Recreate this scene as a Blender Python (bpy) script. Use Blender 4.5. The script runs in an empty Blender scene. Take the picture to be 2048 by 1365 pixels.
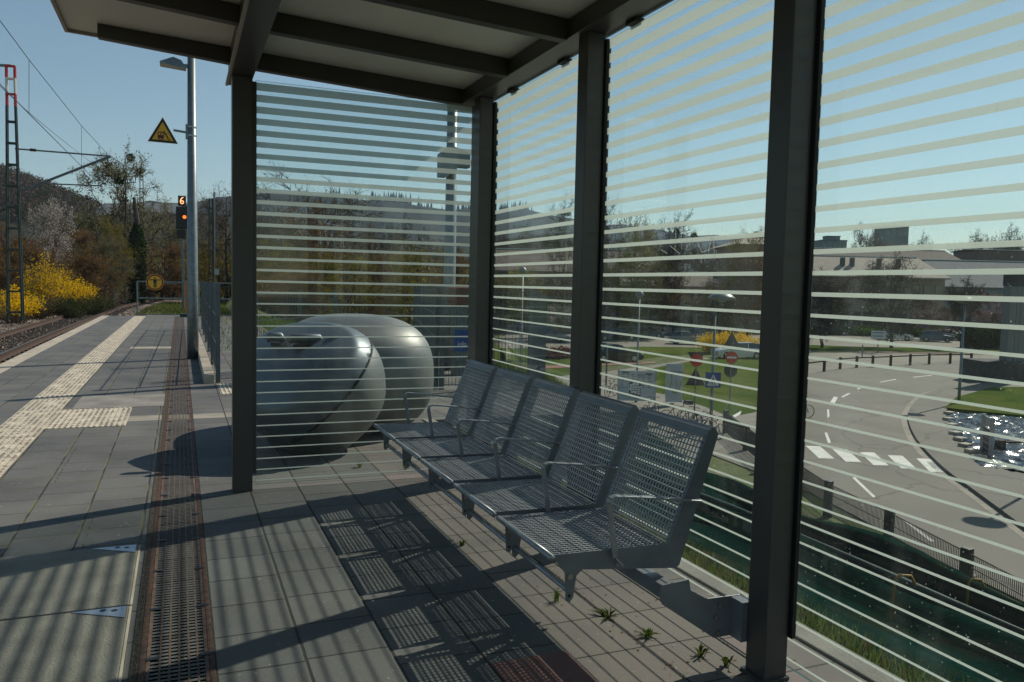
import bpy, math, random
from mathutils import Vector, Matrix, noise
R=math.radians
random.seed(7)
C=bpy.context.scene.collection
sc=bpy.context.scene
# ------------------------------------------------------------------ camera
H0=1.45
FPX,YAW,PIT,ROL=1603.33,0.39336,0.06838,0.02232
F=Vector((math.sin(YAW)*math.cos(PIT),math.cos(YAW)*math.cos(PIT),-math.sin(PIT)))
_r=Vector((math.cos(YAW),-math.sin(YAW),0)); _u=_r.cross(F)
RV=math.cos(ROL)*_r+math.sin(ROL)*_u; UV=-math.sin(ROL)*_r+math.cos(ROL)*_u
cam=bpy.data.objects.new('camera',bpy.data.cameras.new('camera')); C.objects.link(cam)
M=Matrix((RV,UV,-F)).transposed().to_4x4(); M.translation=Vector((0,0,H0)); cam.matrix_world=M
cam.data.sensor_width=36; cam.data.lens=FPX/2048*36; cam.data.clip_start=0.05; cam.data.clip_end=9000
sc.camera=cam
# ------------------------------------------------------------------ light
SUN=Vector((1.075,0.41,1.0)).normalized()
w=bpy.data.worlds.new('World'); sc.world=w; w.use_nodes=True
nt=w.node_tree; bg=nt.nodes['Background']; sky=nt.nodes.new('ShaderNodeTexSky')
sky.sky_type='NISHITA'; sky.sun_disc=False; sky.sun_elevation=math.asin(SUN.z)
sky.sun_rotation=math.atan2(SUN.x,SUN.y); sky.altitude=300; sky.dust_density=0.25; sky.air_density=1.0; sky.ozone_density=1.6
tint=nt.nodes.new('ShaderNodeMix'); tint.data_type='RGBA'; tint.blend_type='MULTIPLY'; tint.inputs[0].default_value=1; nt.links.new(sky.outputs[0],tint.inputs[6]); tint.inputs[7].default_value=(.98,1.0,.86,1)
nt.links.new(tint.outputs[2],bg.inputs[0]); bg.inputs[1].default_value=0.095
sl=bpy.data.lights.new('sun','SUN'); sl.energy=4.2; sl.angle=R(0.53); sl.color=(1,0.90,0.76)
so=bpy.data.objects.new('sun',sl); C.objects.link(so); so.rotation_euler=SUN.to_track_quat('Z','Y').to_euler(); so.location=(20,10,30)
sc.view_settings.view_transform='Standard'; sc.view_settings.look='None'; sc.view_settings.exposure=0.15; sc.view_settings.gamma=1
sc.render.engine='CYCLES'
try:
    sc.cycles.transparent_max_bounces=24; sc.cycles.max_bounces=8; sc.cycles.diffuse_bounces=4; sc.cycles.glossy_bounces=3
    sc.cycles.use_denoising=True; sc.cycles.sample_clamp_indirect=6; sc.cycles.volume_bounces=0
    sc.cycles.caustics_reflective=False; sc.cycles.caustics_refractive=False
except Exception: pass
# ------------------------------------------------------------------ survey helpers (photo bearing -> place on a plane)
def ray(px,py): return F+RV*((px-1024)/FPX)-UV*((py-682.5)/FPX)
def G(px,py,z=0.0):
    d=ray(px,py); t=(z-H0)/d.z; return Vector((d.x*t,d.y*t,z))
def GY(px,py,Y):
    d=ray(px,py); t=Y/d.y; return Vector((d.x*t,Y,H0+d.z*t))
def ZAT(px,py,P):
    d=ray(px,py); t=math.hypot(P[0],P[1])/math.hypot(d.x,d.y); return H0+d.z*t
# ------------------------------------------------------------------ materials
def lnk(t,a,b): t.links.new(a,b)
class NB:
    def __init__(s,name):
        s.m=bpy.data.materials.new(name); s.m.use_nodes=True; s.t=s.m.node_tree; s.b=s.t.nodes['Principled BSDF']; s.o=s.t.nodes['Material Output']
    def n(s,typ,**k):
        n=s.t.nodes.new(typ)
        for a,b in k.items(): setattr(n,a,b)
        return n
    def set(s,i,v):
        if hasattr(v,'is_output') or isinstance(v,bpy.types.NodeSocket): s.t.links.new(v,i)
        else: i.default_value=v
    def M(s,op,a,b=None,c=None):
        n=s.n('ShaderNodeMath',operation=op); s.set(n.inputs[0],a)
        if b is not None: s.set(n.inputs[1],b)
        if c is not None: s.set(n.inputs[2],c)
        return n.outputs[0]
    def mix(s,f,a,b):
        n=s.n('ShaderNodeMix',data_type='RGBA'); s.set(n.inputs[0],f)
        s.set(n.inputs[6],a if not isinstance(a,tuple) else (*a[:3],1)); s.set(n.inputs[7],b if not isinstance(b,tuple) else (*b[:3],1)); return n.outputs[2]
    def noise(s,scale,detail=4,vec=None,rough=.55):
        n=s.n('ShaderNodeTexNoise'); n.inputs['Scale'].default_value=scale; n.inputs['Detail'].default_value=detail; n.inputs['Roughness'].default_value=rough
        s.t.links.new(vec if vec is not None else s.pos(),n.inputs['Vector']); return n.outputs[0]
    def pos(s):
        if not hasattr(s,'_p'): s._p=s.n('ShaderNodeNewGeometry').outputs['Position']
        return s._p
    def xyz(s):
        if not hasattr(s,'_x'):
            n=s.n('ShaderNodeSeparateXYZ'); s.t.links.new(s.pos(),n.inputs[0]); s._x=n.outputs
        return s._x
    def ramp(s,f,a,b):
        n=s.n('ShaderNodeMapRange'); s.set(n.inputs[0],f); n.inputs[1].default_value=a; n.inputs[2].default_value=b; return n.outputs[0]
    def hash(s,v,k=1.0):
        n=s.n('ShaderNodeTexWhiteNoise',noise_dimensions='1D'); s.t.links.new(s.M('MULTIPLY',v,k),n.inputs['W']); return n.outputs[0]
    def bump(s,h,st=.3,d=.02):
        n=s.n('ShaderNodeBump'); n.inputs['Strength'].default_value=st; n.inputs['Distance'].default_value=d; s.t.links.new(h,n.inputs['Height']); s.t.links.new(n.outputs[0],s.b.inputs['Normal'])
def mat(name,col,rough=.6,metal=0,var=.25,scale=6,bump=0,bscale=None,spec=.5,emit=None,es=0,col2=None,obj=False):
    k=NB(name)
    v=None
    if obj: v=k.n('ShaderNodeTexCoord').outputs['Object']
    n=k.noise(scale,5,v)
    c2=col2 if col2 else tuple(c*(1-var) for c in col)
    k.set(k.b.inputs['Base Color'],k.mix(k.ramp(n,.35,.65),col,c2))
    n2=k.noise((bscale or scale*5),3,v)
    k.set(k.b.inputs['Roughness'],k.M('MULTIPLY_ADD',n2,.25*min(rough,.8),rough-.12*rough))
    k.b.inputs['Metallic'].default_value=metal; k.b.inputs['Specular IOR Level'].default_value=spec
    if bump: k.bump(n2,bump,.01)
    if emit: k.b.inputs['Emission Color'].default_value=(*emit,1); k.b.inputs['Emission Strength'].default_value=es
    return k.m
def leafmat(name,c1,c2,tr=.35):
    k=NB(name); oi=k.n('ShaderNodeObjectInfo'); g=k.n('ShaderNodeNewGeometry')
    r=g.outputs['Random Per Island']
    col=k.mix(r,c1,c2)
    d=k.n('ShaderNodeBsdfDiffuse'); t=k.n('ShaderNodeBsdfTranslucent'); k.set(d.inputs[0],col); k.set(t.inputs[0],col)
    mx=k.n('ShaderNodeMixShader'); mx.inputs[0].default_value=tr; lnk(k.t,d.outputs[0],mx.inputs[1]); lnk(k.t,t.outputs[0],mx.inputs[2]); lnk(k.t,mx.outputs[0],k.o.inputs[0])
    return k.m
MT={}
def tiles():
    k=NB('paving'); X,Y,Z=k.xyz()
    u=k.M('DIVIDE',k.M('SUBTRACT',X,.115-.325*20),.325)
    col=k.M('FLOOR',u); fu=k.M('FRACT',u)
    v=k.M('ADD',k.M('DIVIDE',Y,.325),k.M('MULTIPLY',k.hash(col,1.37),1.0)); row=k.M('FLOOR',v); fv=k.M('FRACT',v)
    wob=k.M('MULTIPLY_ADD',k.noise(9,2),.016,-.008)
    du=k.M('MINIMUM',k.M('ADD',fu,wob),k.M('SUBTRACT',1.0,k.M('ADD',fu,wob))); dv=k.M('MINIMUM',fv,k.M('SUBTRACT',1.0,fv))
    ju=k.ramp(du,.027,.010); jv=k.ramp(dv,.021,.007); j=k.M('MAXIMUM',ju,jv)
    h=k.hash(k.M('ADD',row,k.M('MULTIPLY',col,17.3)),.731)
    pink=k.M('MULTIPLY',k.M('GREATER_THAN',X,1.43),.75)
    base=k.mix(h,(.095,.099,.097),(.135,.137,.130))
    base=k.mix(pink,base,(.165,.138,.12))
    rw=k.M('MULTIPLY',k.M('LESS_THAN',k.M('ABSOLUTE',k.M('SUBTRACT',Y,9.06)),.16),k.M('MULTIPLY',k.M('GREATER_THAN',X,-.5),k.M('LESS_THAN',X,1.2)))
    base=k.mix(k.M('MULTIPLY',rw,.8),base,(.36,.33,.26))
    base=k.mix(k.M('MULTIPLY',k.ramp(k.noise(1.3,7),.42,.66),.75),base,(.062,.066,.066))
    base=k.mix(k.M('MULTIPLY',k.ramp(k.noise(.8,6),.55,.75),.4),base,(.19,.175,.145))
    base=k.mix(k.M('MULTIPLY',k.ramp(k.noise(120,2),.60,.72),.35),base,(.32,.31,.28))
    base=k.mix(k.M('MULTIPLY',k.ramp(k.noise(38,3),.67,.71),.55),base,(.42,.42,.38))
    moss=k.mix(k.M('MULTIPLY',k.ramp(k.noise(3.1,3),.42,.58),k.M('LESS_THAN',X,-.2)),(.022,.021,.018),(.11,.10,.03))
    colr=k.mix(j,base,moss)
    k.set(k.b.inputs['Base Color'],colr); k.b.inputs['Roughness'].default_value=.82
    hh=k.M('SUBTRACT',k.M('MULTIPLY',k.noise(150,3),.15),k.M('MULTIPLY',j,1.0)); k.bump(k.M('ADD',hh,k.M('MULTIPLY',h,.2)),.5,.006)
    return k.m
MT['paving']=tiles()
def tactile():
    k=NB('tactile'); X,Y,Z=k.xyz()
    dirt=k.noise(7,6)
    u=k.M('FRACT',k.M('DIVIDE',k.M('ADD',X,1.6),.05)); r=k.ramp(k.M('ABSOLUTE',k.M('SUBTRACT',u,.5)),.22,.32)
    v=k.M('FRACT',k.M('DIVIDE',Y,.305)); jj=k.M('LESS_THAN',v,.03)
    dash=k.M('LESS_THAN',k.M('FRACT',k.M('ADD',k.M('DIVIDE',Y,.101),k.M('MULTIPLY',k.M('FLOOR',k.M('DIVIDE',X,.05)),.37))),.16)
    g=k.M('MAXIMUM',jj,k.M('MULTIPLY',k.M('MAXIMUM',k.M('SUBTRACT',1.0,r),dash),k.ramp(dirt,.38,.56)))
    c=k.mix(dirt,(.62,.56,.44),(.48,.43,.33))
    k.set(k.b.inputs['Base Color'],k.mix(k.M('MULTIPLY',g,.8),c,(.12,.11,.09))); k.b.inputs['Roughness'].default_value=.75
    k.bump(r,.5,.004); return k.m
MT['tactile']=tactile()
MT['kerbcream']=mat('kerb_cream',(.48,.43,.34),.8,var=.3,scale=4,bump=.2)
MT['concrete']=mat('concrete',(.26,.25,.22),.85,var=.35,scale=3,bump=.4,bscale=60)
MT['slab']=mat('slab_concrete',(.23,.225,.19),.85,var=.3,scale=5,bump=.6,bscale=90)
MT['frame']=mat('shelter_paint',(.075,.073,.073),.38,0.25,var=.12,scale=2,bump=.05,bscale=200)
MT['frame2']=mat('shelter_rafter_paint',(.060,.055,.050),.5,0.1,var=.15,scale=3)
MT['gasket']=mat('rubber',(.008,.008,.008),.6)
MT['soffit']=mat('soffit',(.82,.80,.72),.6,var=.10,scale=1.5)
MT['rooftrim']=mat('roof_trim',(.40,.34,.29),.5,var=.1)
MT['bench']=mat('bench_paint',(.20,.22,.245),.42,0.2,var=.2,scale=8,bump=.08,bscale=150)
MT['wire']=mat('bench_wire',(.34,.36,.39),.34,.45,var=.2,scale=20)
MT['bolt']=mat('bolt_steel',(.45,.43,.40),.35,.9)
MT['galv']=mat('galvanised',(.20,.235,.25),.45,.6,var=.25,scale=12,bump=.05,bscale=60)
MT['fencegray']=mat('fence_steel',(.12,.145,.16),.5,.4,var=.2)
MT['rust']=mat('rusty_iron',(.11,.055,.035),.8,.3,var=.5,scale=25,bump=.5,bscale=180,col2=(.04,.028,.024))
MT['slot_shade']=mat('grate_side_shade',(.012,.009,.007),.95)  # near-black colour stands in for the shade between the grate bars
MT['iron']=mat('cast_iron',(.17,.105,.075),.75,.2,var=.5,scale=30,bump=.4,bscale=180,col2=(.08,.055,.042))
MT['railrust']=mat('rail_rust',(.085,.055,.042),.8,.2,var=.4,scale=20)
MT['railtop']=mat('rail_top',(.35,.34,.33),.25,.9)
MT['sleeper']=mat('sleeper',(.06,.045,.035),.9,var=.4,scale=4,bump=.4)
MT['steel']=mat('brushed_bin_steel',(.23,.24,.235),.50,.55,var=.35,scale=1.7,bump=.03,bscale=30)
MT['steeld']=mat('bin_lid_steel',(.15,.18,.205),.45,.55,var=.2,scale=2.5,bump=.03)
MT['dark']=mat('dark_seam',(.01,.01,.01),.7)
MT['lamphead']=mat('lamp_head_grey',(.16,.18,.19),.4,.2)
MT['plate']=mat('zinc_plate',(.42,.46,.52),.35,.7,var=.2,scale=30)
MT['yellow']=mat('sign_yellow',(.75,.40,.02),.5,var=.08)
MT['black']=mat('black_paint',(.012,.012,.014),.5)
MT['red']=mat('sign_red',(.55,.02,.015),.45,var=.1)
MT['white']=mat('white_paint',(.72,.72,.70),.55,var=.12)
MT['blue']=mat('sign_blue',(.012,.075,.26),.45,var=.1)
MT['orange']=mat('orange_paint',(.55,.17,.05),.6)
MT['signback']=mat('sign_back',(.06,.065,.068),.5,.4)
MT['board']=mat('notice_board',(.50,.54,.56),.5,var=.15,scale=9)
MT['lampred']=mat('signal_glow',(.9,.2,.02),.4,emit=(1,.13,.012),es=2.4)
MT['six']=mat('lit_digit',(.9,.4,.2),.4,emit=(1,.42,.18),es=1.6)
MT['lens']=mat('lamp_lens',(.55,.5,.42),.3)
def asphalt(name,c=(.17,.16,.14)):
    k=NB(name); n=k.noise(.35,6); c1=k.mix(k.ramp(n,.35,.7),c,tuple(x*.78 for x in c)); c1=k.mix(k.M('MULTIPLY',k.ramp(k.noise(60,2),.55,.75),.5),c1,tuple(x*1.5 for x in c))
    v=k.n('ShaderNodeTexVoronoi',feature='DISTANCE_TO_EDGE'); v.inputs['Scale'].default_value=.16; wp=k.n('ShaderNodeVectorMath',operation='MULTIPLY_ADD'); nn=k.n('ShaderNodeTexNoise'); nn.inputs['Scale'].default_value=.8; lnk(k.t,k.pos(),nn.inputs['Vector']); lnk(k.t,nn.outputs['Color'],wp.inputs[0]); wp.inputs[1].default_value=(1.6,1.6,1.6); lnk(k.t,k.pos(),wp.inputs[2]); lnk(k.t,wp.outputs[0],v.inputs['Vector'])
    c1=k.mix(k.M('MULTIPLY',k.M('LESS_THAN',v.outputs['Distance'],.012),.55),c1,tuple(x*.4 for x in c))
    v2=k.n('ShaderNodeTexVoronoi'); v2.inputs['Scale'].default_value=.11; lnk(k.t,k.pos(),v2.inputs['Vector']); sc2=k.n('ShaderNodeSeparateColor'); lnk(k.t,v2.outputs['Color'],sc2.inputs[0])
    c1=k.mix(k.M('MULTIPLY',k.M('GREATER_THAN',sc2.outputs[0],.72),.22),c1,tuple(x*.6 for x in c))
    k.set(k.b.inputs['Base Color'],c1); k.b.inputs['Roughness'].default_value=.85; k.bump(k.noise(80,3),.25,.01); return k.m
MT['asphalt']=asphalt('asphalt',(.165,.15,.125)); MT['path']=asphalt('path_asphalt',(.215,.195,.16)); MT['footway']=asphalt('footway',(.15,.137,.115))
MT['redlane']=asphalt('red_lane',(.27,.12,.09)); MT['paint']=mat('road_paint',(.70,.69,.64),.7,var=.25,scale=3)
def ballast():
    k=NB('ballast'); v=k.n('ShaderNodeTexVoronoi'); v.inputs['Scale'].default_value=14; lnk(k.t,k.pos(),v.inputs['Vector'])
    s=k.n('ShaderNodeSeparateColor'); lnk(k.t,v.outputs['Color'],s.inputs[0])
    c=k.mix(s.outputs[0],(.15,.12,.10),(.40,.35,.30)); c=k.mix(k.ramp(k.noise(.5,4),.4,.65),c,(.10,.07,.05))
    k.set(k.b.inputs['Base Color'],c); k.b.inputs['Roughness'].default_value=.9; k.bump(v.outputs['Distance'],1.0,.05); return k.m
MT['ballast']=ballast()
def ground():
    k=NB('ground'); X,Y,Z=k.xyz()
    g=k.mix(k.ramp(k.noise(.12,6),.35,.65),(.075,.12,.022),(.12,.13,.045)); g=k.mix(k.ramp(k.noise(1.7,5),.5,.75),g,(.045,.08,.018))
    br=k.mix(k.noise(.6,6),(.10,.075,.045),(.16,.12,.08))
    k.set(k.b.inputs['Base Color'],k.mix(k.ramp(k.noise(.05,5),.52,.62),g,br)); k.b.inputs['Roughness'].default_value=.95; k.bump(k.noise(14,6),1,.1); return k.m
MT['ground']=ground()
def lawn():
    k=NB('lawn_grass'); c=k.mix(k.ramp(k.noise(.35,7),.35,.65),(.05,.10,.008),(.115,.145,.02)); c=k.mix(k.M('MULTIPLY',k.ramp(k.noise(2.5,6),.5,.7),.6),c,(.028,.058,.006)); c=k.mix(k.M('MULTIPLY',k.ramp(k.noise(.18,4),.55,.7),.5),c,(.15,.135,.05)); c=k.mix(k.M('MULTIPLY',k.ramp(k.noise(14,2),.66,.72),.6),c,(.25,.27,.18))
    k.set(k.b.inputs['Base Color'],c); k.b.inputs['Roughness'].default_value=1; k.b.inputs['Specular IOR Level'].default_value=.05; k.bump(k.noise(18,5),1,.12); return k.m
MT['grassflat']=lawn() if 1 else mat('lawn',(.085,.15,.008),.95,var=.3,scale=1.2,bump=1,bscale=25,col2=(.12,.17,.015),spec=.1)
MT['soil']=mat('soil',(.19,.145,.10),.95,var=.35,scale=1.5,bump=.7,bscale=30)
MT['embank']=mat('embankment_grass',(.05,.062,.016),.95,var=.4,scale=2.5,bump=1,bscale=20,col2=(.10,.085,.04))
def tarpm():
    k=NB('tarpaulin'); n=k.noise(1.3,5); c=k.mix(k.ramp(n,.35,.65),(.002,.014,.010),(.004,.024,.019)); c=k.mix(k.M('MULTIPLY',k.ramp(k.noise(.9,4),.55,.7),.7),c,(.03,.026,.012))
    k.set(k.b.inputs['Base Color'],c); k.b.inputs['Roughness'].default_value=.75; k.b.inputs['Specular IOR Level'].default_value=.0; k.bump(k.noise(5,5),.5,.05); return k.m
MT['tarp']=tarpm()
MT['tarplight']=mat('tarp_roll',(.010,.048,.040),.6,var=.3,scale=3,bump=.3)
MT['hook']=mat('yellow_stake',(.42,.25,.02),.6,var=.2)
def water():
    k=NB('water'); k.b.inputs['Base Color'].default_value=(.008,.014,.02,1); k.b.inputs['Roughness'].default_value=.16; k.b.inputs['Specular IOR Level'].default_value=.8
    k.bump(k.noise(9,3),.5,.03); return k.m
MT['water']=water()
def glass():
    k=NB('pane_glass'); tr=k.n('ShaderNodeBsdfTransparent'); tr.inputs[0].default_value=(.93,.965,.95,1)
    gl=k.n('ShaderNodeBsdfGlossy'); gl.inputs['Roughness'].default_value=.01; gl.inputs[0].default_value=(1,1,1,1)
    fr=k.n('ShaderNodeFresnel'); fr.inputs[0].default_value=1.5
    m1=k.n('ShaderNodeMixShader'); bf=k.n('ShaderNodeNewGeometry').outputs['Backfacing']; lnk(k.t,k.M('MULTIPLY',fr.outputs[0],k.M('SUBTRACT',1.0,bf)),m1.inputs[0]); lnk(k.t,tr.outputs[0],m1.inputs[1]); lnk(k.t,gl.outputs[0],m1.inputs[2])
    tl=k.n('ShaderNodeBsdfTranslucent'); tl.inputs[0].default_value=(.75,.85,.85,1)
    mp=k.n('ShaderNodeMapping'); mp.inputs['Scale'].default_value=(1,1,.16); lnk(k.t,k.pos(),mp.inputs[0])
    d=k.M('MULTIPLY_ADD',k.ramp(k.noise(5,5,mp.outputs[0]),.5,.85),.022,.003)
    spots=k.M('MULTIPLY',k.ramp(k.noise(95,1),.745,.78),.25)
    m2=k.n('ShaderNodeMixShader'); lnk(k.t,k.M('ADD',d,spots),m2.inputs[0]); lnk(k.t,m1.outputs[0],m2.inputs[1]); lnk(k.t,tl.outputs[0],m2.inputs[2]); lnk(k.t,m2.outputs[0],k.o.inputs[0]); return k.m
MT['glass']=glass()
def frit():
    k=NB('frit_stripe'); d=k.n('ShaderNodeBsdfDiffuse'); t=k.n('ShaderNodeBsdfTranslucent'); tr=k.n('ShaderNodeBsdfTransparent')
    d.inputs[0].default_value=(.80,.90,.92,1); t.inputs[0].default_value=(.67,.72,.66,1)
    a=k.n('ShaderNodeMixShader'); a.inputs[0].default_value=.55; lnk(k.t,d.outputs[0],a.inputs[1]); lnk(k.t,t.outputs[0],a.inputs[2])
    b=k.n('ShaderNodeMixShader'); b.inputs[0].default_value=.10; lnk(k.t,a.outputs[0],b.inputs[1]); lnk(k.t,tr.outputs[0],b.inputs[2]); lnk(k.t,b.outputs[0],k.o.inputs[0]); return k.m
MT['frit']=frit()
MT['edgeglass']=mat('glass_edge',(.02,.09,.07),.2)
MT['bark']=mat('bark',(.075,.06,.05),.9,var=.4,scale=6,bump=.5,obj=True)
MT['barkd']=mat('dark_bark',(.04,.032,.028),.9,var=.4,scale=6,obj=True)
MT['ivy']=leafmat('ivy_leaf',(.018,.035,.012),(.04,.065,.02))
MT['olive']=leafmat('spring_leaf',(.20,.18,.02),(.29,.25,.035))
MT['brownleaf']=leafmat('brown_twig_leaf',(.17,.10,.035),(.26,.155,.055))
MT['orangeleaf']=leafmat('orange_leaf',(.20,.10,.035),(.16,.06,.03))
MT['redleaf']=leafmat('red_brown_leaf',(.12,.045,.03),(.17,.07,.05))
MT['paleleaf']=leafmat('pale_leaf',(.20,.20,.10),(.28,.26,.15))
MT['bud']=leafmat('bud',(.14,.14,.07),(.20,.19,.09))
MT['greenleaf']=leafmat('fresh_leaf',(.05,.12,.01),(.09,.18,.015))
MT['weedleaf']=leafmat('weed_leaf',(.035,.075,.012),(.10,.11,.025))
MT['hedgeleaf']=leafmat('hedge_leaf',(.025,.045,.015),(.06,.08,.03))
MT['blossom']=leafmat('white_blossom',(.62,.58,.54),(.40,.36,.33))
MT['pink']=leafmat('pink_blossom',(.38,.26,.26),(.26,.17,.17))
MT['forsythia']=leafmat('forsythia_petal',(.88,.62,.01),(.72,.46,.01))
MT['grassblade']=leafmat('grass_blade',(.08,.15,.02),(.15,.20,.04))
MT['drygrass']=leafmat('dry_grass',(.15,.12,.06),(.10,.075,.04))
MT['needle']=leafmat('conifer',(.015,.03,.018),(.03,.05,.03))
MT['twig']=leafmat('twig',(.12,.092,.068),(.18,.14,.10),.15)
MT['twigd']=leafmat('dark_twig',(.07,.05,.042),(.115,.085,.065),.15)
MT['tyre']=mat('tyre',(.012,.012,.012),.8); MT['rim']=mat('rim',(.5,.5,.5),.3,.8); MT['carglass']=mat('car_glass',(.03,.05,.06),.06,0,spec=.9)
MT['skin']=mat('skin',(.45,.25,.17),.6); MT['cloth']=mat('dark_jersey',(.02,.025,.03),.85); MT['bikegreen']=mat('bike_frame_green',(.10,.18,.05),.35); MT['bikedark']=mat('bike_frame_dark',(.03,.035,.04),.35,.4)
MT['hillwood']=mat('hill_wood',(.022,.028,.022),.95,var=.5,scale=.03,bump=1,bscale=.12,col2=(.04,.036,.025),spec=.05)
MT['mast']=mat('mast_green',(.05,.07,.065),.6,.3,var=.3)
# ------------------------------------------------------------------ mesh builder
class B:
    def __init__(s): s.v=[];s.f=[];s.mi=[]
    def add(s,vs,fs,m=0):
        o=len(s.v); s.v+= [tuple(p) for p in vs]; s.f+=[tuple(i+o for i in f) for f in fs]; s.mi+=[m]*len(fs); return s
    def box(s,x0,x1,y0,y1,z0,z1,m=0):
        return s.add([(x0,y0,z0),(x1,y0,z0),(x1,y1,z0),(x0,y1,z0),(x0,y0,z1),(x1,y0,z1),(x1,y1,z1),(x0,y1,z1)],[(0,3,2,1),(4,5,6,7),(0,1,5,4),(1,2,6,5),(2,3,7,6),(3,0,4,7)],m)
    def bar(s,p,q,w,h=None,m=0,up=(0,0,1)):
        p=Vector(p);q=Vector(q);d=(q-p).normalized();u=Vector(up)
        if abs(d.dot(u))>.98:u=Vector((0,1,0))
        a=d.cross(u).normalized();b=a.cross(d).normalized(); a*=w/2; b*=(h or w)/2
        vs=[e+i*a+j*b for e in (p,q) for i,j in((-1,-1),(1,-1),(1,1),(-1,1))]
        return s.add(vs,[(3,2,1,0),(4,5,6,7),(0,1,5,4),(1,2,6,5),(2,3,7,6),(3,0,4,7)],m)
    def tube(s,pts,r,n=8,m=0,cap=True):
        pts=[Vector(p) for p in pts]; rs=r if isinstance(r,(list,tuple)) else [r]*len(pts); vs=[]; prev=None
        for i,p in enumerate(pts):
            d=(pts[min(i+1,len(pts)-1)]-pts[max(i-1,0)]).normalized()
            if prev is None: u=Vector((0,0,1)) if abs(d.z)<.9 else Vector((1,0,0)); a=d.cross(u).normalized()
            else: a=(prev-d*prev.dot(d)).normalized()
            prev=a; b=d.cross(a)
            for k in range(n):
                t=2*math.pi*k/n; vs.append(p+rs[i]*(math.cos(t)*a+math.sin(t)*b))
        fs=[(i*n+k,i*n+(k+1)%n,(i+1)*n+(k+1)%n,(i+1)*n+k) for i in range(len(pts)-1) for k in range(n)]
        if cap: fs+=[tuple(range(n-1,-1,-1)),tuple((len(pts)-1)*n+k for k in range(n))]
        return s.add(vs,fs,m)
    def prism(s,poly,ax,a0,a1,m=0):
        n=len(poly)
        def P(u,v,a): return {'y':(u,a,v),'x':(a,u,v),'z':(u,v,a)}[ax]
        vs=[P(u,v,a0) for u,v in poly]+[P(u,v,a1) for u,v in poly]
        return s.add(vs,[tuple(range(n-1,-1,-1)),tuple(range(n,2*n))]+[(i,(i+1)%n,n+(i+1)%n,n+i) for i in range(n)],m)
    def poly(s,pts,m=0): return s.add(pts,[tuple(range(len(pts)))],m)
    def disc(s,c,nrm,r,n=24,m=0,ry=None,r0=0):
        c=Vector(c);nrm=Vector(nrm).normalized();a=nrm.cross(Vector((0,0,1)));a=a.normalized() if a.length>.01 else Vector((1,0,0));b=a.cross(nrm).normalized()*-1;ry=ry or r
        P=[c+math.cos(2*math.pi*k/n)*a*r+math.sin(2*math.pi*k/n)*b*ry for k in range(n)]
        return s.add(P,[tuple(range(n))],m)
    def ell(s,c,rad,nu=24,nv=14,m=0,e=1.0,fn=None,keep=None):
        vs=[];
        def sp(x): return math.copysign(abs(x)**e,x)
        for j in range(nv+1):
            ph=-math.pi/2+math.pi*j/nv
            for i in range(nu):
                t=2*math.pi*i/nu
                p=Vector((c[0]+rad[0]*sp(math.cos(ph))*sp(math.cos(t)),c[1]+rad[1]*sp(math.cos(ph))*sp(math.sin(t)),c[2]+rad[2]*sp(math.sin(ph))))
                if fn:p=fn(p)
                vs.append(p)
        fs=[(j*nu+i,j*nu+(i+1)%nu,(j+1)*nu+(i+1)%nu,(j+1)*nu+i) for j in range(nv) for i in range(nu)]
        if keep: fs=[f for f in fs if keep(sum((vs[i] for i in f),Vector())/4)]
        return s.add(vs,fs,m)
    def out(s,name,mats,parent=None,smooth=False,bevel=0,solid=0):
        me=bpy.data.meshes.new(name); me.from_pydata(s.v,[],s.f)
        if not isinstance(mats,(list,tuple)): mats=[mats]
        for m in mats: me.materials.append(MT[m] if isinstance(m,str) else m)
        me.polygons.foreach_set('material_index',s.mi)
        if smooth: me.polygons.foreach_set('use_smooth',[True]*len(s.f))
        me.update(); me.validate()
        o=bpy.data.objects.new(name,me); C.objects.link(o)
        if parent is not None:
            o.parent=parent
            if parent.parent is None: o.location=-parent.location
        if solid:
            q=o.modifiers.new('solid','SOLIDIFY'); q.thickness=solid; q.offset=0
        if bevel:
            b=o.modifiers.new('bevel','BEVEL'); b.width=bevel; b.segments=2; b.limit_method='ANGLE'; b.angle_limit=R(50)
        return o
def tag(o,label,cat,group=None):
    o['label']=label;o['category']=cat
    if group:o['group']=group
    return o
def struct(o): o['kind']='structure'; return o
def stuff(o,label=None,cat=None):
    o['kind']='stuff'
    if label:o['label']=label;o['category']=cat
    return o
def thing(name,label,cat,loc=(0,0,0),group=None,rz=0):
    o=bpy.data.objects.new(name,None); o.empty_display_size=.1; C.objects.link(o); o.location=loc; o.rotation_euler=(0,0,rz); return tag(o,label,cat,group)
def dup(o,loc=None,rz=None,label=None,sc_=None,parent=None):
    c=o.copy(); C.objects.link(c)
    if parent is not None: c.parent=parent
    if loc is not None:c.location=loc
    if rz is not None:c.rotation_euler=(0,0,rz)
    if sc_ is not None:c.scale=sc_ if not isinstance(sc_,(int,float)) else (sc_,)*3
    if label:c['label']=label
    for ch in list(o.children): dup(ch,parent=c)
    return c
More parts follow.
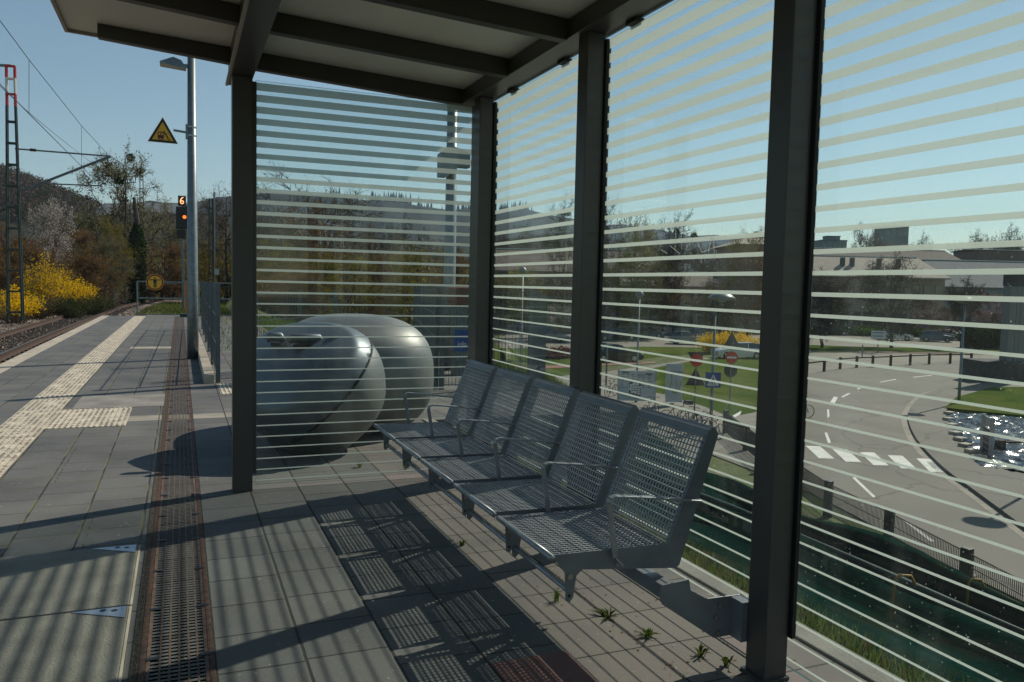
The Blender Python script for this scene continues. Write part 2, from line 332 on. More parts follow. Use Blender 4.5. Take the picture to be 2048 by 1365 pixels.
# ------------------------------------------------------------------ terrain
def trackx(y):
    pts=[(-30,-4.75),(31,-4.75),(45,-4.6),(62,-4.35),(93,-2.2),(118,-.1),(142,2.2),(180,8),(240,22),(400,80)]
    if y<=pts[0][0]:return pts[0][1]
    for (a,b),(c,d) in zip(pts,pts[1:]):
        if y<=c:
            t=(y-a)/(c-a); return b+(d-b)*t
    return pts[-1][1]
def edge(y):
    if y<8:return 2.5
    if y<12:return 2.5+(y-8)/4*3.2
    if y<20:return 5.7
    if y<34:return 5.7-(y-20)/14*2.4
    return trackx(y)+7.6
def terr(x,y):
    e=edge(y); tx=trackx(y)
    if x>e: z=-.10-(x-e)*4.75/max(15.0-e,8); z=max(z,-4.82)
    else:
        z=-.665
        if y<38 and x>-2.2: z=-.10 if y<33.6 else -.10-(y-33.6)/4.4*.62
        if x<tx-4.2: z=-.72+min((tx-4.2-x)*.16,2.2)+ .12*noise.noise(Vector((x*.3,y*.3,0)))
        if x<tx-22: z+=(tx-22-x)*.12 if y>60 else 0
    if y>300: z=min(z,-4.82) if x>0 else z
    return z
def axis(br):
    o=[]
    for a,b,st in br:
        n=max(1,int(round((b-a)/st)))
        o+=[a+(b-a)*i/n for i in range(n)]
    return o+[br[-1][1]]
xs=axis([(-3000,-400,400),(-400,-60,30),(-60,-12,3),(-12,22,.5),(22,60,4),(60,400,40),(400,3400,500)])
ys=axis([(-300,-10,40),(-10,40,.8),(40,120,3),(120,400,20),(400,3400,500)])
b=B(); nx=len(xs)
vs=[(x,y,terr(x,y)) for y in ys for x in xs]
b.add(vs,[(j*nx+i,j*nx+i+1,(j+1)*nx+i+1,(j+1)*nx+i) for j in range(len(ys)-1) for i in range(nx-1)])
for q,f in enumerate(b.f):
    c=[sum(b.v[i][k] for i in f)/4 for k in (0,1,2)]
    if abs(c[0]-trackx(c[1]))<3.6 and c[1]<330 and c[2]>-1.2: b.mi[q]=1
    elif c[0]>2.3 and c[0]<16.5 and c[1]<22: b.mi[q]=2
struct(b.out('ground',['ground','ballast','embank'],smooth=True))
# ------------------------------------------------------------------ platform
struct(B().box(-2.45,2.38,-6,33.8,-.9,0).out('platform','paving'))
struct(B().box(-2.70,-2.452,-6,33.8,-.9,.004).out('platform_edge','kerbcream'))
struct(B().box(.45,5.2,8.2,17,-.5,-.004).out('forecourt','paving'))
struct(B().box(2.383,2.50,-6,8.2,-.6,.012).out('kerb','concrete',bevel=.006))
# tactile paving with real ribs
def ribs(name,x0,x1,y0,y1,seg=.305):
    q=B(); q.box(x0,x1,y0,y1,-.02,.004)
    y=y0
    n=int(round((x1-x0)/.05))
    while y<y1-.02:
        for i in range(n):
            xc=x0+(i+.5)*(x1-x0)/n
            z=.0095
            for (a,c) in ((y+.006,y+.098),(y+.106,y+.198),(y+.206,min(y+.299,y1))):
                q.add([(xc-.0125,a,.004),(xc+.0125,a,.004),(xc+.0125,c,.004),(xc-.0125,c,.004),(xc-.008,a+.005,z),(xc+.008,a+.005,z),(xc+.008,c-.005,z),(xc-.008,c-.005,z)],[(4,5,6,7),(0,1,5,4),(1,2,6,5),(2,3,7,6),(3,0,4,7)])
        y+=seg
    return struct(q.out(name,'tactile'))
ribs('tactile_strip',-1.60,-1.20,3.0,33.6)
ribs('tactile_field',-1.195,-.50,8.62,9.82)
ribs('tactile_field',.47,.87,10.7,11.75)
struct(B().box(-1.10,-.16,9.86,10.9,-.02,.004).out('paving_patch','concrete'))
struct(B().box(-.95,-.16,18.0,18.5,-.02,.004).out('paving_patch','kerbcream'))
struct(B().box(-1.2,.4,33.5,33.9,-.3,.008).out('end_kerb','kerbcream'))
struct(B().box(1.095,1.415,1.9,2.78,-.02,.003).out('red_paving_slab',mat('red_slab',(.17,.085,.075),.85,var=.2,scale=7,bump=.4,bscale=80)))
# concrete chamber covers
def cover(name,y0,y1,label):
    t=thing(name,label,'chamber cover',(-.75,(y0+y1)/2,0),'concrete chamber covers in the platform')
    B().box(-1.62+.45,-.215,y0,y1,-.05,.009).out('slab','slab',t,bevel=.006)
    pl=B().add([(-.225,y1-.012,.0105),(-.44,y1-.012,.0105),(-.225,y1-.14,.0105),(-.225,y1-.012,.0125),(-.44,y1-.012,.0125),(-.225,y1-.14,.0125)],[(3,4,5),(0,2,1),(0,1,4,3),(1,2,5,4),(2,0,3,5)]).out('corner_plate','plate',t)
    for x,y in ((-.27,y1-.05),(-.315,y1-.035)):
        B().tube([(x,y,.0127),(x,y,.0135)],.013,16).out('bolt_hole','black',pl)
    B().box(-.213,-.203,y0,y1,-.05,.006).out('edge_angle','kerbcream',t)
cover('chamber_cover',3.832,4.70,'concrete chamber cover with zinc corner plate, the farther of two beside the drain')
cover('chamber_cover',2.95,3.818,'concrete chamber cover with zinc corner plate, the nearer of two at the lower left')
# drainage channel: rusty frame + half-metre grates
t=thing('drainage_channel','rusty cast iron drainage channel running along the paving beside the tactile strip','drain',(0,3,0))
q=B(); q.box(-.15,-.128,1,33.4,-.08,.004); q.box(.095,.115,1,33.4,-.08,.004)
q.out('channel_frame','rust',t)
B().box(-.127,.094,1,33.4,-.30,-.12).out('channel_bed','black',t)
g0=B(); L=.5
g0.box(-.126,-.112,.002,L-.002,-.02,.002); g0.box(.080,.094,.002,L-.002,-.02,.002)
for x in (-.078,-.044,-.010,.024,.056): g0.box(x-.0035,x+.0035,.002,L-.002,-.02,.0008)
for i in range(16):
    y=.0165+i*.0311; g0.box(-.112,.080,y-.0068,y+.0068,-.022,.0)
g0.mi=[0 if k%6==1 else 1 for k in range(len(g0.f))]  # only top faces stay iron, the rest get painted slot shade
g=g0.out('grate',['iron','slot_shade'],t)
B().box(-.130,-.082,.236,.260,.0045,.0056).out('lock_slot','black',g); B().box(.062,.110,.216,.240,.0045,.0056).out('lock_slot','black',g)
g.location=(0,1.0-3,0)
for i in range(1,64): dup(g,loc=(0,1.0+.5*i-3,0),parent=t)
stuff(B().box(-.178,-.152,1,33.4,-.05,.0045).out('joint_gravel',mat('joint_gravel',(.10,.08,.055),.95,var=.6,scale=60,bump=1,bscale=90,col2=(.03,.026,.016))),'mossy gravel filling the joint beside the drainage channel','gravel')
# ------------------------------------------------------------------ shelter
sh=thing('platform_shelter','dark grey steel and glass platform shelter with white striped panes over the bench','shelter',(1.2,3,0))
PX0,PX1=1.995,2.098
def post(x0,x1,y0,y1,z1,ex=True):
    p=B(); p.box(x0,x1,y0,y1,0,z1); return p.out('post','frame',sh,bevel=.004)
def chan(x0,x1,y0,y1,z0,z1,m='frame'): return B().box(x0,x1,y0,y1,z0,z1).out('channel_profile',m,sh,bevel=.002)
ZB=2.80
post(.325,.455,5.695,5.80,ZB)
chan(.456,.482,5.712,5.775,.12,2.775)
for (ya,yb) in ((5.50,5.62),(3.855,3.965),(2.293,2.403),(.74,.85),(-.82,-.71),(-2.4,-2.29)):
    pp=post(PX0,PX1,ya,yb,ZB)
    chan(2.0985,2.116,ya-.018,yb+.018,.16,2.77,'gasket')
    chan(2.129,2.140,ya+.005,yb+.045,.16,2.77,'frame')
    B().box(PX0-.012,PX1+.004,ya-.012,yb+.012,0,.012).out('base_plate','frame',sh)
chan(2.018,2.094,5.655,5.74,.12,2.775)
post(.325,.455,-2.4,-2.29,ZB)
# stripes
Z0,PP=.0603,.0769
def frac(n):
    pts=[(0,.105),(14,.12),(16,.145),(18,.20),(21,.255),(24,.33),(28,.43),(31,.52),(35,.67),(40,.7)]
    for (a,b),(c,d) in zip(pts,pts[1:]):
        if n<=c:return b+(d-b)*max(0,(n-a))/(c-a)
    return .75
def pane(kind,a0,a1,at):
    p=B(); z0,z1=Z0-.025,Z0+35.5*PP
    if kind=='x': p.box(at,at+.010,a0,a1,z0,z1)
    else: p.box(a0,a1,at,at+.010,z0,z1)
    if kind=='x': p.mi=[2,2,2,0,2,0]
    else: p.mi=[2,2,0,2,0,2]
    for n in range(0,36):
        zc=Z0+n*PP; hw=frac(n)*PP/2; za,zb=zc-hw,min(zc+hw,z1-.001)
        if kind=='x': x=at+.0115; p.add([(x,a0+.001,za),(x,a1-.001,za),(x,a1-.001,zb),(x,a0+.001,zb)],[(0,1,2,3)],1)
        else: y=at+.0115; p.add([(a0+.001,y,za),(a1-.001,y,za),(a1-.001,y,zb),(a0+.001,y,zb)],[(0,1,2,3)],1)
    return p.out('glass_pane',['glass','frit','edgeglass'],sh)
pane('y',.478,2.030,5.740)
pane('x',3.985,5.648,2.117); pane('x',2.420,3.900,2.117); pane('x',.86,2.368,2.117); pane('x',-.70,.80,2.117); pane('x',-2.3,-.76,2.117)
def scratch(kind,lst,at,m='frit'):
    q=B()
    for pts in lst:
        pts=[((GY(a,b_,at) if kind=='y' else (lambda d:Vector((at,d.y*at/d.x,H0+d.z*at/d.x)))(ray(a,b_)))) for a,b_ in pts]
        for a,c in zip(pts,pts[1:]):
            d=(c-a).normalized(); n=(Vector((0,1,0)) if kind=='y' else Vector((1,0,0))).cross(d)*.0022; q.add([a-n,c-n,c+n,a+n],[(0,1,2,3)])
    return q.out('scratch_marks','scratch',sh)
k_=NB('scratch'); t1=k_.n('ShaderNodeBsdfTransparent'); t2=k_.n('ShaderNodeBsdfTranslucent'); t2.inputs[0].default_value=(.8,.85,.85,1); mx_=k_.n('ShaderNodeMixShader'); mx_.inputs[0].default_value=.22; lnk(k_.t,t1.outputs[0],mx_.inputs[1]); lnk(k_.t,t2.outputs[0],mx_.inputs[2]); lnk(k_.t,mx_.outputs[0],k_.o.inputs[0]); MT['scratch']=k_.m
scratch('x',[[(1300,400),(1325,404),(1352,408)],[(1322,392),(1332,410)],[(1276,450),(1290,430),(1298,450)],[(1308,450),(1314,428)],[(1322,500),(1335,508)],[(1340,492),(1360,508)],[(1362,452),(1364,500)],[(1372,450),(1374,496),(1386,478)],[(1395,486),(1404,505),(1418,500),(1424,470)],[(1426,468),(1430,520)],[(1400,446),(1402,470),(1420,446)],[(1440,445),(1442,470)],[(1350,500),(1352,452)]],2.1285)
scratch('y',[[(588,470),(598,460),(610,478)],[(612,462),(624,476)],[(640,462),(642,490)],[(650,462),(656,490),(664,468),(670,490)],[(676,470),(690,474)],[(685,476),(688,500)],[(650,446),(676,452),(690,452)],[(636,440),(652,462)]],5.7518)
# beams: front and back
def slopeZ(x): return 2.985-.055*(x-.5)
q=B(); q.prism([(.318,2.80),(.462,2.80),(.462,slopeZ(.46)-.004),(.318,slopeZ(.32)-.004)],'y',-3.2,6.02); q.out('beam','frame',sh,bevel=.004)
q=B(); q.prism([(1.955,2.80),(2.135,2.80),(2.135,slopeZ(2.135)-.004),(1.955,slopeZ(1.955)-.004)],'y',-3.2,6.02); q.out('beam','frame',sh,bevel=.004)
B().box(.300,.3175,-3.2,6.02,2.795,2.815).out('beam_flange','rooftrim',sh)
for y in (5.80,4.90,4.05,3.15,2.25,1.35,.45,-.45,-1.35,-2.25,-3.1):
    q=B(); q.prism([(.463,slopeZ(.46)-.115),(1.954,slopeZ(1.95)-.115),(1.954,slopeZ(1.95)-.003),(.463,slopeZ(.46)-.003)],'y',y-.035,y+.035); q.out('rafter','frame2',sh,bevel=.003)
    q=B(); q.prism([(-.47,slopeZ(-.47)-.085),(.317,slopeZ(.317)-.105),(.317,slopeZ(.317)-.003),(-.47,slopeZ(-.47)-.003)],'y',y-.035,y+.035); q.out('rafter','frame2',sh,bevel=.003)
q=B(); q.prism([(-.66,slopeZ(-.66)),(2.25,slopeZ(2.25)),(2.25,slopeZ(2.25)+.05),(-.66,slopeZ(-.66)+.05)],'y',-3.3,6.02); q.out('roof_panel','soffit',sh)
q=B(); q.prism([(-.68,slopeZ(-.66)-.02),(-.6605,slopeZ(-.66)-.02),(-.6605,slopeZ(-.66)+.07),(-.68,slopeZ(-.66)+.07)],'y',-3.32,6.045)
q.prism([(-.66,slopeZ(-.66)-.02),(2.25,slopeZ(2.25)-.02),(2.25,slopeZ(2.25)+.07),(-.66,slopeZ(-.66)+.07)],'y',6.0205,6.045); q.out('roof_trim','rooftrim',sh)
for y in (5.2,4.4,3.6,2.8,2.0):
    B().box(2.10,2.150,y-.05,y+.05,2.782,2.798).out('pane_clip','gasket',sh)
for z in (.42,.30,.17): pass
# ------------------------------------------------------------------ bench
bn=thing('seat_bench','grey metal bench of five mesh seats with armrests fixed to the shelter posts','bench',(1.3,4,0))
def SX(x): return 1.28+(x-1.28)*.94
W=.53
PROF=[(1.262,.462),(1.80,.452),(1.835,.50),(1.975,.865),(2.005,.905),(2.036,.877),(1.858,.352),(1.80,.345),(1.394,.385),(1.368,.372),(1.359,.292),(1.345,.270),(1.328,.275),(1.322,.385),(1.275,.447)]
# outer ring without the inner field
PLATE=[(1.255,.463),(1.80,.455),(1.985,.895),(2.012,.908),(2.036,.880),(1.862,.362),(1.845,.350),(1.40,.392),(1.375,.372),(1.362,.290),(1.347,.272),(1.330,.280),(1.323,.388),(1.27,.448)]
def seat_mesh(y0,parent):
    y1=y0+W
    q=B()
    P=[(SX(x),z) for x,z in PLATE]
    for ya in (y0,y1-.006): q.prism(P,'y',ya,ya+.006)
    # back frame top rail + flange, front round bar
    q.prism([(SX(1.971),.862),(SX(1.985),.895),(SX(1.995),.892),(SX(1.981),.859)],'y',y0+.006,y1-.006)
    q.prism([(SX(1.985),.895),(SX(2.012),.908),(SX(2.030),.885),(SX(2.026),.883),(SX(2.010),.902),(SX(1.987),.890)],'y',y0+.0061,y1-.0061)
    for ya,yb in ((y0+.006,y0+.016),(y1-.016,y1-.006)):
        q.prism([(SX(1.80),.455),(SX(1.985),.893),(SX(1.990),.890),(SX(1.806),.452)],'y',ya,yb)
    st=q.out('seat',['bench'],parent,bevel=.0015)
    q=B(); q.tube([(SX(1.262),y0-.004,.452),(SX(1.262),y1+.004,.452)],.0125,10); q.out('front_rail','wire',st,smooth=True)
    q=B(); q.tube([(SX(1.345),y0+.003,.315),(SX(1.345),y1-.003,.315)],.011,10); q.out('stretcher','wire',st,smooth=True)
    # woven wire grids
    q=B(); d=Vector((SX(1.815)-SX(1.275),0,-.010)); n=23
    for i in range(n+1):
        y=y0+.008+(W-.016)*i/n; q.tube([(SX(1.272),y,.457),(SX(1.80),y,.449)],.0031,6,cap=False)
    for i in range(24):
        x=SX(1.285)+(SX(1.80)-SX(1.285))*i/23; q.tube([(x,y0+.006,.4535),(x,y1-.006,.4535)],.0033,6,cap=False)
    q.out('seat_grid','wire',st,smooth=True)
    q=B(); a=Vector((SX(1.808),0,.468)); c=Vector((SX(1.974),0,.868))
    for i in range(n+1):
        y=y0+.02+(W-.04)*i/n; q.tube([a+Vector((0,y,0)),c+Vector((0,y,0))],.0030,6,cap=False)
    for i in range(19):
        p=a+(c-a)*i/18; q.tube([p+Vector((-.004,y0+.008,0)),p+Vector((-.004,y1-.008,0))],.0032,6,cap=False)
    q.out('back_grid','wire',st,smooth=True)
    for ya in (y0-.004,y1): B().tube([(SX(1.345),ya,.372),(SX(1.345),ya+.004,.372)],.011,12).out('bolt','bolt',st)
    B().tube([(SX(1.56),y0-.006,.40),(SX(1.56),y0+.002,.40)],.010,12).out('bolt','bolt',st)
    B().tube([(SX(1.344),y0-.0012,.298),(SX(1.344),y0-.0004,.298)],.006,10).out('bolt_hole','black',st)
    return st
def arm(y,parent):
    q=B(); pts=[(SX(1.572),.395),(SX(1.536),.43),(SX(1.512),.58),(SX(1.500),.645),(SX(1.505),.660),(SX(1.525),.668),(SX(1.70),.650),(SX(1.94),.618)]
    for (a,c) in zip(pts,pts[1:]):
        q.bar((a[0],y,a[1]),(c[0],y,c[1]),.030 if a[1]>.6 else .022,.009)
    return q.out('armrest','wire',parent,bevel=.002)
s0=None
for k in range(5):
    y0=2.615+.594*k
    st=seat_mesh(y0,bn) if k==0 else dup(s0,loc=s0.location+Vector((0,.594*k,0)),parent=bn)
    if k==0: s0=st
for k in range(6):
    y=2.596+.594*k
    arm(y,bn)
B().box(1.66,1.72,2.484,5.43,.290,.345).out('support_beam','bench',bn,bevel=.004)
for yb in (2.475,5.44):
    y0=yb; q=B(); q.prism([(1.645,.312),(1.655,.350),(1.775,.358),(1.785,.315),(1.86,.272),(2.025,.268),(2.025,.110),(1.90,.110),(1.66,.275)],'y',y0,y0+.008); br=q.out('bracket','bench',bn,bevel=.002)
    B().box(1.972,2.024,(2.4045 if yb<3 else y0+.0085),(2.4745 if yb<3 else 5.4985),.112,.266).out('bracket_foot','bench',br)
    for (x,z) in ((1.915,.24),(1.90,.195),(1.915,.13)): B().tube([(x,y0-.010,z),(x,y0-.0005,z)],.009,6).out('bolt','bolt',br)
# ------------------------------------------------------------------ weeds in joints
def jointstuff():
    q=B(); random.seed(12)
    def bl(x,y,h,m):
        a=random.uniform(0,6.28); w_=random.uniform(.001,.0025); c,d=math.cos(a)*w_,math.sin(a)*w_; q.add([(x-c,y-d,.0),(x+c,y+d,.0),(x+random.gauss(0,.6)*h,y+random.gauss(0,.6)*h,h)],[(0,1,2)],m)
    for _ in range(2600):
        x=random.choice((1.74,1.74,1.74,2.065,1.415,-.49,-.82,-.49,-.82))+random.gauss(0,.0025); y=random.uniform(1.8,9)
        if x>1.6 and noise.noise(Vector((x*3,y*2.2,3)))<.05: continue
        if x<=1.6 and noise.noise(Vector((x*3,y*1.2,3)))<.25: continue
        bl(x,y,random.uniform(.003,.012),random.choice((0,1,2,1)))
    for _ in range(260):
        x=random.choice((random.gauss(1.74,.03),random.uniform(1.5,2.3))); y=random.uniform(1.9,6); r=random.uniform(.003,.009); a=random.uniform(0,6.28)
        q.add([(x+r*math.cos(a+k*2.1),y+r*math.sin(a+k*2.1),.001+random.random()*.004) for k in range(3)],[(0,1,2)],random.choice((1,3)))
    for _ in range(500):
        y=random.uniform(2.8,12); x=-.165+random.gauss(0,.006); bl(x,y,random.uniform(.004,.016),random.choice((0,1,2)))
    stuff(q.out('joint_moss',['grassblade','drygrass','weedleaf','brownleaf']),'moss, tiny grass and dry crumbs in the paving joints','moss')
jointstuff()
def tuft(q,x,y,n,h,sp,wd=.006,z=0,broad=False,m=0):
    for i in range(n):
        a=random.uniform(0,6.283); l=h*random.uniform(.6,1.1); s=sp*random.uniform(.4,1.1); bx,by=x+random.uniform(-.012,.012),y+random.uniform(-.012,.012)
        dx,dy=math.cos(a),math.sin(a); ww=wd*random.uniform(.7,1.3)
        p0=Vector((bx,by,z)); p1=Vector((bx+dx*s*.5,by+dy*s*.5,z+l*.7)); p2=Vector((bx+dx*s,by+dy*s,z+l*(.75 if broad else 1.0)))
        sd=Vector((-dy,dx,0))*ww
        q.add([p0-sd*.4,p0+sd*.4,p1+sd,p1-sd,p2],[(0,1,2,3),(3,2,4)],m)
weeds=[(1.74,3.02,26,.030,.095,.0045,1,'broad leaved weed with spread leaves in the joint under the bracket end of the bench','weed'),
 (1.80,2.78,24,.030,.06,.004,1,'dark leafy weed in the paving joint left of the nearest post','weed'),
 (1.90,2.56,16,.045,.045,.005,1,'low green weed at the foot of the nearest post','weed'),
 (1.95,2.45,9,.055,.04,.007,1,'yellow green weed touching the foot of the nearest post','weed'),
 (1.60,3.25,30,.06,.03,.002,0,'thin dry grass tuft in a joint under the nearest seat','grass tuft'),
 (1.45,4.15,12,.04,.04,.005,1,'small yellow green weed under the middle seat','weed'),
 (1.62,6.02,22,.06,.05,.003,0,'bright green grass tuft beyond the side pane','grass tuft'),
 (2.20,2.02,18,.05,.07,.006,1,'leafy weed outside the nearest pane at the bottom edge','weed'),
 (1.95,5.2,18,.10,.07,.008,1,'green weed behind the backrests near the corner post','weed'),
 (1.30,6.2,20,.05,.05,.003,0,'short grass tuft in front of the steel bin','grass tuft')]
for (x,y,n,h,s,wd,br,lab,cat) in weeds:
    q=B(); tuft(q,x,y,n,h,s,wd,0,br); o=q.out('weed','weedleaf' if br else 'grassblade'); tag(o,lab,cat,'weeds in the paving joints')
# ================================================================== bin
bt=thing('litter_bin','big bulbous brushed steel litter bin with rounded lid flaps behind the side pane','litter bin',(1.3,7.2,0))
CA=Vector((1.07,7.05,.50))
def egg(p):
    t=p.z-.5
    k=1.0 if t>0 else 1.0-.34*(min(1,-t/.5))**1.6
    return Vector((CA.x+(p.x-CA.x)*k,CA.y+(p.y-CA.y)*k,max(p.z,.0)))
import bmesh
NL=Vector((-.74,-.18,.65)).normalized(); PL=Vector((1.30,6.9,.74))
NF=Vector((-.50,-.52,.69)).normalized()
def flatt(p,s_=1.0):
    p=egg(p); p=CA+(p-CA)*s_; h=(p-CA).dot(NF)-.40
    if h>0: p=p-NF*h*.55
    return p
def cutout(name,m,s_,side,parent,solid=0):
    q=B(); q.ell(CA,(.60,.62,.585),72,44,e=.78,fn=lambda p:flatt(p,s_)); bm=bmesh.new()
    vs=[bm.verts.new(v) for v in q.v]
    for f in q.f:
        try: bm.faces.new([vs[i] for i in f])
        except Exception: pass
    bmesh.ops.remove_doubles(bm,verts=bm.verts,dist=.0005)
    r=bmesh.ops.bisect_plane(bm,geom=bm.verts[:]+bm.edges[:]+bm.faces[:],plane_co=PL,plane_no=NL,clear_inner=side,clear_outer=not side)
    cut=[e for e in r['geom_cut'] if isinstance(e,bmesh.types.BMEdge)]
    loop=[(e.verts[0].co.copy(),e.verts[1].co.copy()) for e in cut]
    q2=B(); bm.verts.index_update(); q2.add([v.co.copy() for v in bm.verts],[tuple(v.index for v in f.verts) for f in bm.faces]); bm.free()
    return q2.out(name,m,parent,smooth=True,solid=solid),loop
_,lp_=cutout('front_shell','steel',1.0,False,bt)
ld,lp2=cutout('lid','steeld',1.015,True,bt,.010)
q=B()
for a_,b_ in lp2:
    if (a_-b_).length>1e-4: q.tube([a_,b_],.013,6,cap=False)
q.out('lid_seam','dark',bt,smooth=True)
CB=Vector((1.60,7.95,.52))
def eggb(p):
    t=p.z-.5; k=1.0 if t>0 else 1.0-.18*(min(1,-t/.5))**2
    return Vector((CB.x+(p.x-CB.x)*k,CB.y+(p.y-CB.y)*k,max(p.z,0)))
q=B(); q.ell(CB,(.75,.80,.62),56,36,e=.72,fn=eggb); q.out('rear_shell','steel',bt,smooth=True)
for k in range(3):
    a_=R(200+k*30); B().tube([(CB.x+.70*math.cos(a_),CB.y+.76*math.sin(a_),.10),(CB.x+.715*math.cos(a_),CB.y+.775*math.sin(a_),.102)],.012,8).out('rivet','bolt',bt)
for (x0,x1,y,z,dz) in ((.66,.80,6.90,.985,.0),(.82,1.10,6.78,.982,-.005),(1.12,1.42,6.73,.970,-.025)):
    q=B(); n=10; q.tube([(x0,y,z-.03),(x0+.03,y,z),(x1-.03,y-.01,z+dz),(x1,y-.01,z+dz-.035)],[.026,.040,.040,.026],16); fl=q.out('flap','steeld',bt,smooth=True)
    B().box(x0+.03,x1-.03,y-.068,y-.03,z+dz-.075,z+dz-.045).out('slot','dark',fl)
# ================================================================== lamps, signs on the platform
def platform_lamp(name,label,P,htop,r0=.098,r1=.062,sign=False,group='tall platform lamp columns'):
    t=thing(name,label,'lamp post',(P[0],P[1],0),group)
    x,y=P[0],P[1]
    q=B(); q.tube([(x,y,0),(x,y,.9),(x,y,htop)],[r0,r0*.98,r1],20); q.out('pole','galv',t,smooth=True)
    return t
LP=(.213,15.65)
t=platform_lamp('platform_lamp','tall galvanised lamp post on the left carrying a triangular yellow warning sign',LP,6.2)
def lamphead(t,x,y,z,d=-1,s=1.0):
    # faceted shallow hood pointing to -x
    q=B(); L=.50*s;w=.17*s;h=.13*s
    A=[(x+d*.09,-w*.6,0),(x+d*.09,w*.6,0),(x+d*(.09+L),w,0.045),(x+d*(.09+L),-w,0.045)]
    Bp=[(x+d*.17,-w*.45,h+.01),(x+d*.17,w*.45,h+.01),(x+d*.30,w*.5,h+.05),(x+d*.30,-w*.5,h+.05)]
    vs=[(a,y+b_,z+c) for a,b_,c in A]+[(a,y+b_,z+c) for a,b_,c in Bp]
    q.add(vs,[(4,5,6,7),(0,1,5,4),(1,2,6,5),(2,3,7,6),(3,0,4,7)])
    q.add([(a,y+b_,z+c-.03) for a,b_,c in A]+[(a,y+b_,z+c) for a,b_,c in A],[(0,1,5,4),(1,2,6,5),(2,3,7,6),(3,0,4,7)])
    hd=q.out('lamp_head','galv',t)
    B().add([(a,y+b_*.93,z+c-.028) for a,b_,c in A],[(3,2,1,0)]).out('lens','lens',hd)
    B().bar((x,y,z+.05),(x+d*.2,y,z+.03),.06,.06).out('arm','galv',t)
lamphead(t,LP[0],LP[1],5.17,-1,.85)
B().bar((LP[0]-.04,LP[1]-.02,4.045),(-.09,LP[1]-.02,4.07),.035,.035).out('sign_arm','galv',t)
for z in (3.99,4.14): B().tube([(LP[0],LP[1],z),(LP[0],LP[1],z+.02)],.085,16).out('clamp','plate',t)
B().box(LP[0]-.105,LP[0]-.06,LP[1]-.05,LP[1]+.05,3.94,4.19).out('clamp_plate','galv',t)
s_=thing('warning_sign','yellow warning triangle with a train and a falling person on the lamp post arm','sign',(-.26,15.6,4))
ys=15.60
B().prism([(-.509,3.835),(-.017,3.830),(-.263,4.275)],'y',ys,ys+.02).out('panel','yellow',s_)
q=B()
O=[Vector((-.509,3.835)),Vector((-.017,3.830)),Vector((-.263,4.275))]; c_=(O[0]+O[1]+O[2])/3
O=[c_+(p-c_)*.965 for p in O]; I=[c_+(p-c_)*.74 for p in O]
for i in range(3):
    a,b2=O[i],O[(i+1)%3]; c2,d2=I[(i+1)%3],I[i]
    q.add([(p.x,ys-.002,p.y) for p in (a,b2,c2,d2)],[(0,1,2,3)])
q.out('border','black',s_)
def flat(q,pts,y,m=0): q.add([(x,y,z) for x,z in pts],[tuple(range(len(pts)))],m)
q=B(); X0,Zb=-.345,3.905
for (u0,u1,w0,w1) in ((0,.10,.0,.055),(0,.10,.095,.112),(0,.012,.055,.095),(.088,.10,.055,.095),(.044,.056,.055,.095),(.015,.035,-.012,0),(.065,.085,-.012,0),(-.005,.105,-.026,-.018)):
    flat(q,[(X0+u0,Zb+w0),(X0+u1,Zb+w0),(X0+u1,Zb+w1),(X0+u0,Zb+w1)],ys-.0025)
def stick(q,pts,w,y):
    for (a,c) in zip(pts,pts[1:]):
        a=Vector(a);c=Vector(c);d=(c-a).normalized();n=Vector((-d.y,d.x))*w/2
        flat(q,[tuple(a-n),tuple(c-n),tuple(c+n),tuple(a+n)],y)
q2=B()
stick(q2,[(-.235,4.005),(-.205,3.965),(-.19,3.93)],.018,ys-.003); stick(q2,[(-.19,3.93),(-.185,3.90)],.012,ys-.003); stick(q2,[(-.19,3.93),(-.165,3.915),(-.150,3.895)],.010,ys-.003)
stick(q2,[(-.225,3.99),(-.19,4.0)],.009,ys-.003); stick(q2,[(-.225,3.985),(-.25,3.97)],.009,ys-.003); stick(q2,[(-.185,3.885),(-.14,3.885)],.008,ys-.003)
q2.disc((-.24,ys-.003,4.022),(0,-1,0),.013,12)
q.out('train_pictogram',mat('sign_maroon',(.10,.015,.02),.5),s_); q2.out('person_pictogram','black',s_)
# second lamp column beyond the side pane with a box sign head
P2=gp=GY(897,690,13.0); 
t=platform_lamp('platform_lamp','blue grey lamp post seen through the side pane next to the corner post',(P2.x,P2.y),5.6,.105,.08)
xx,yy=P2.x,P2.y
q=B(); q.prism([(-.28,-.30),(-.16,-.30),(.02,-.12),(.24,-.12),(.24,.12),(-.10,.22),(-.28,.08)],'y',-.09,.09); q.v=[(a+xx+.02,b_+yy-.12,c+ZAT(900,322,(xx,yy))) for a,b_,c in q.v]
q.out('camera_housing','galv',t)
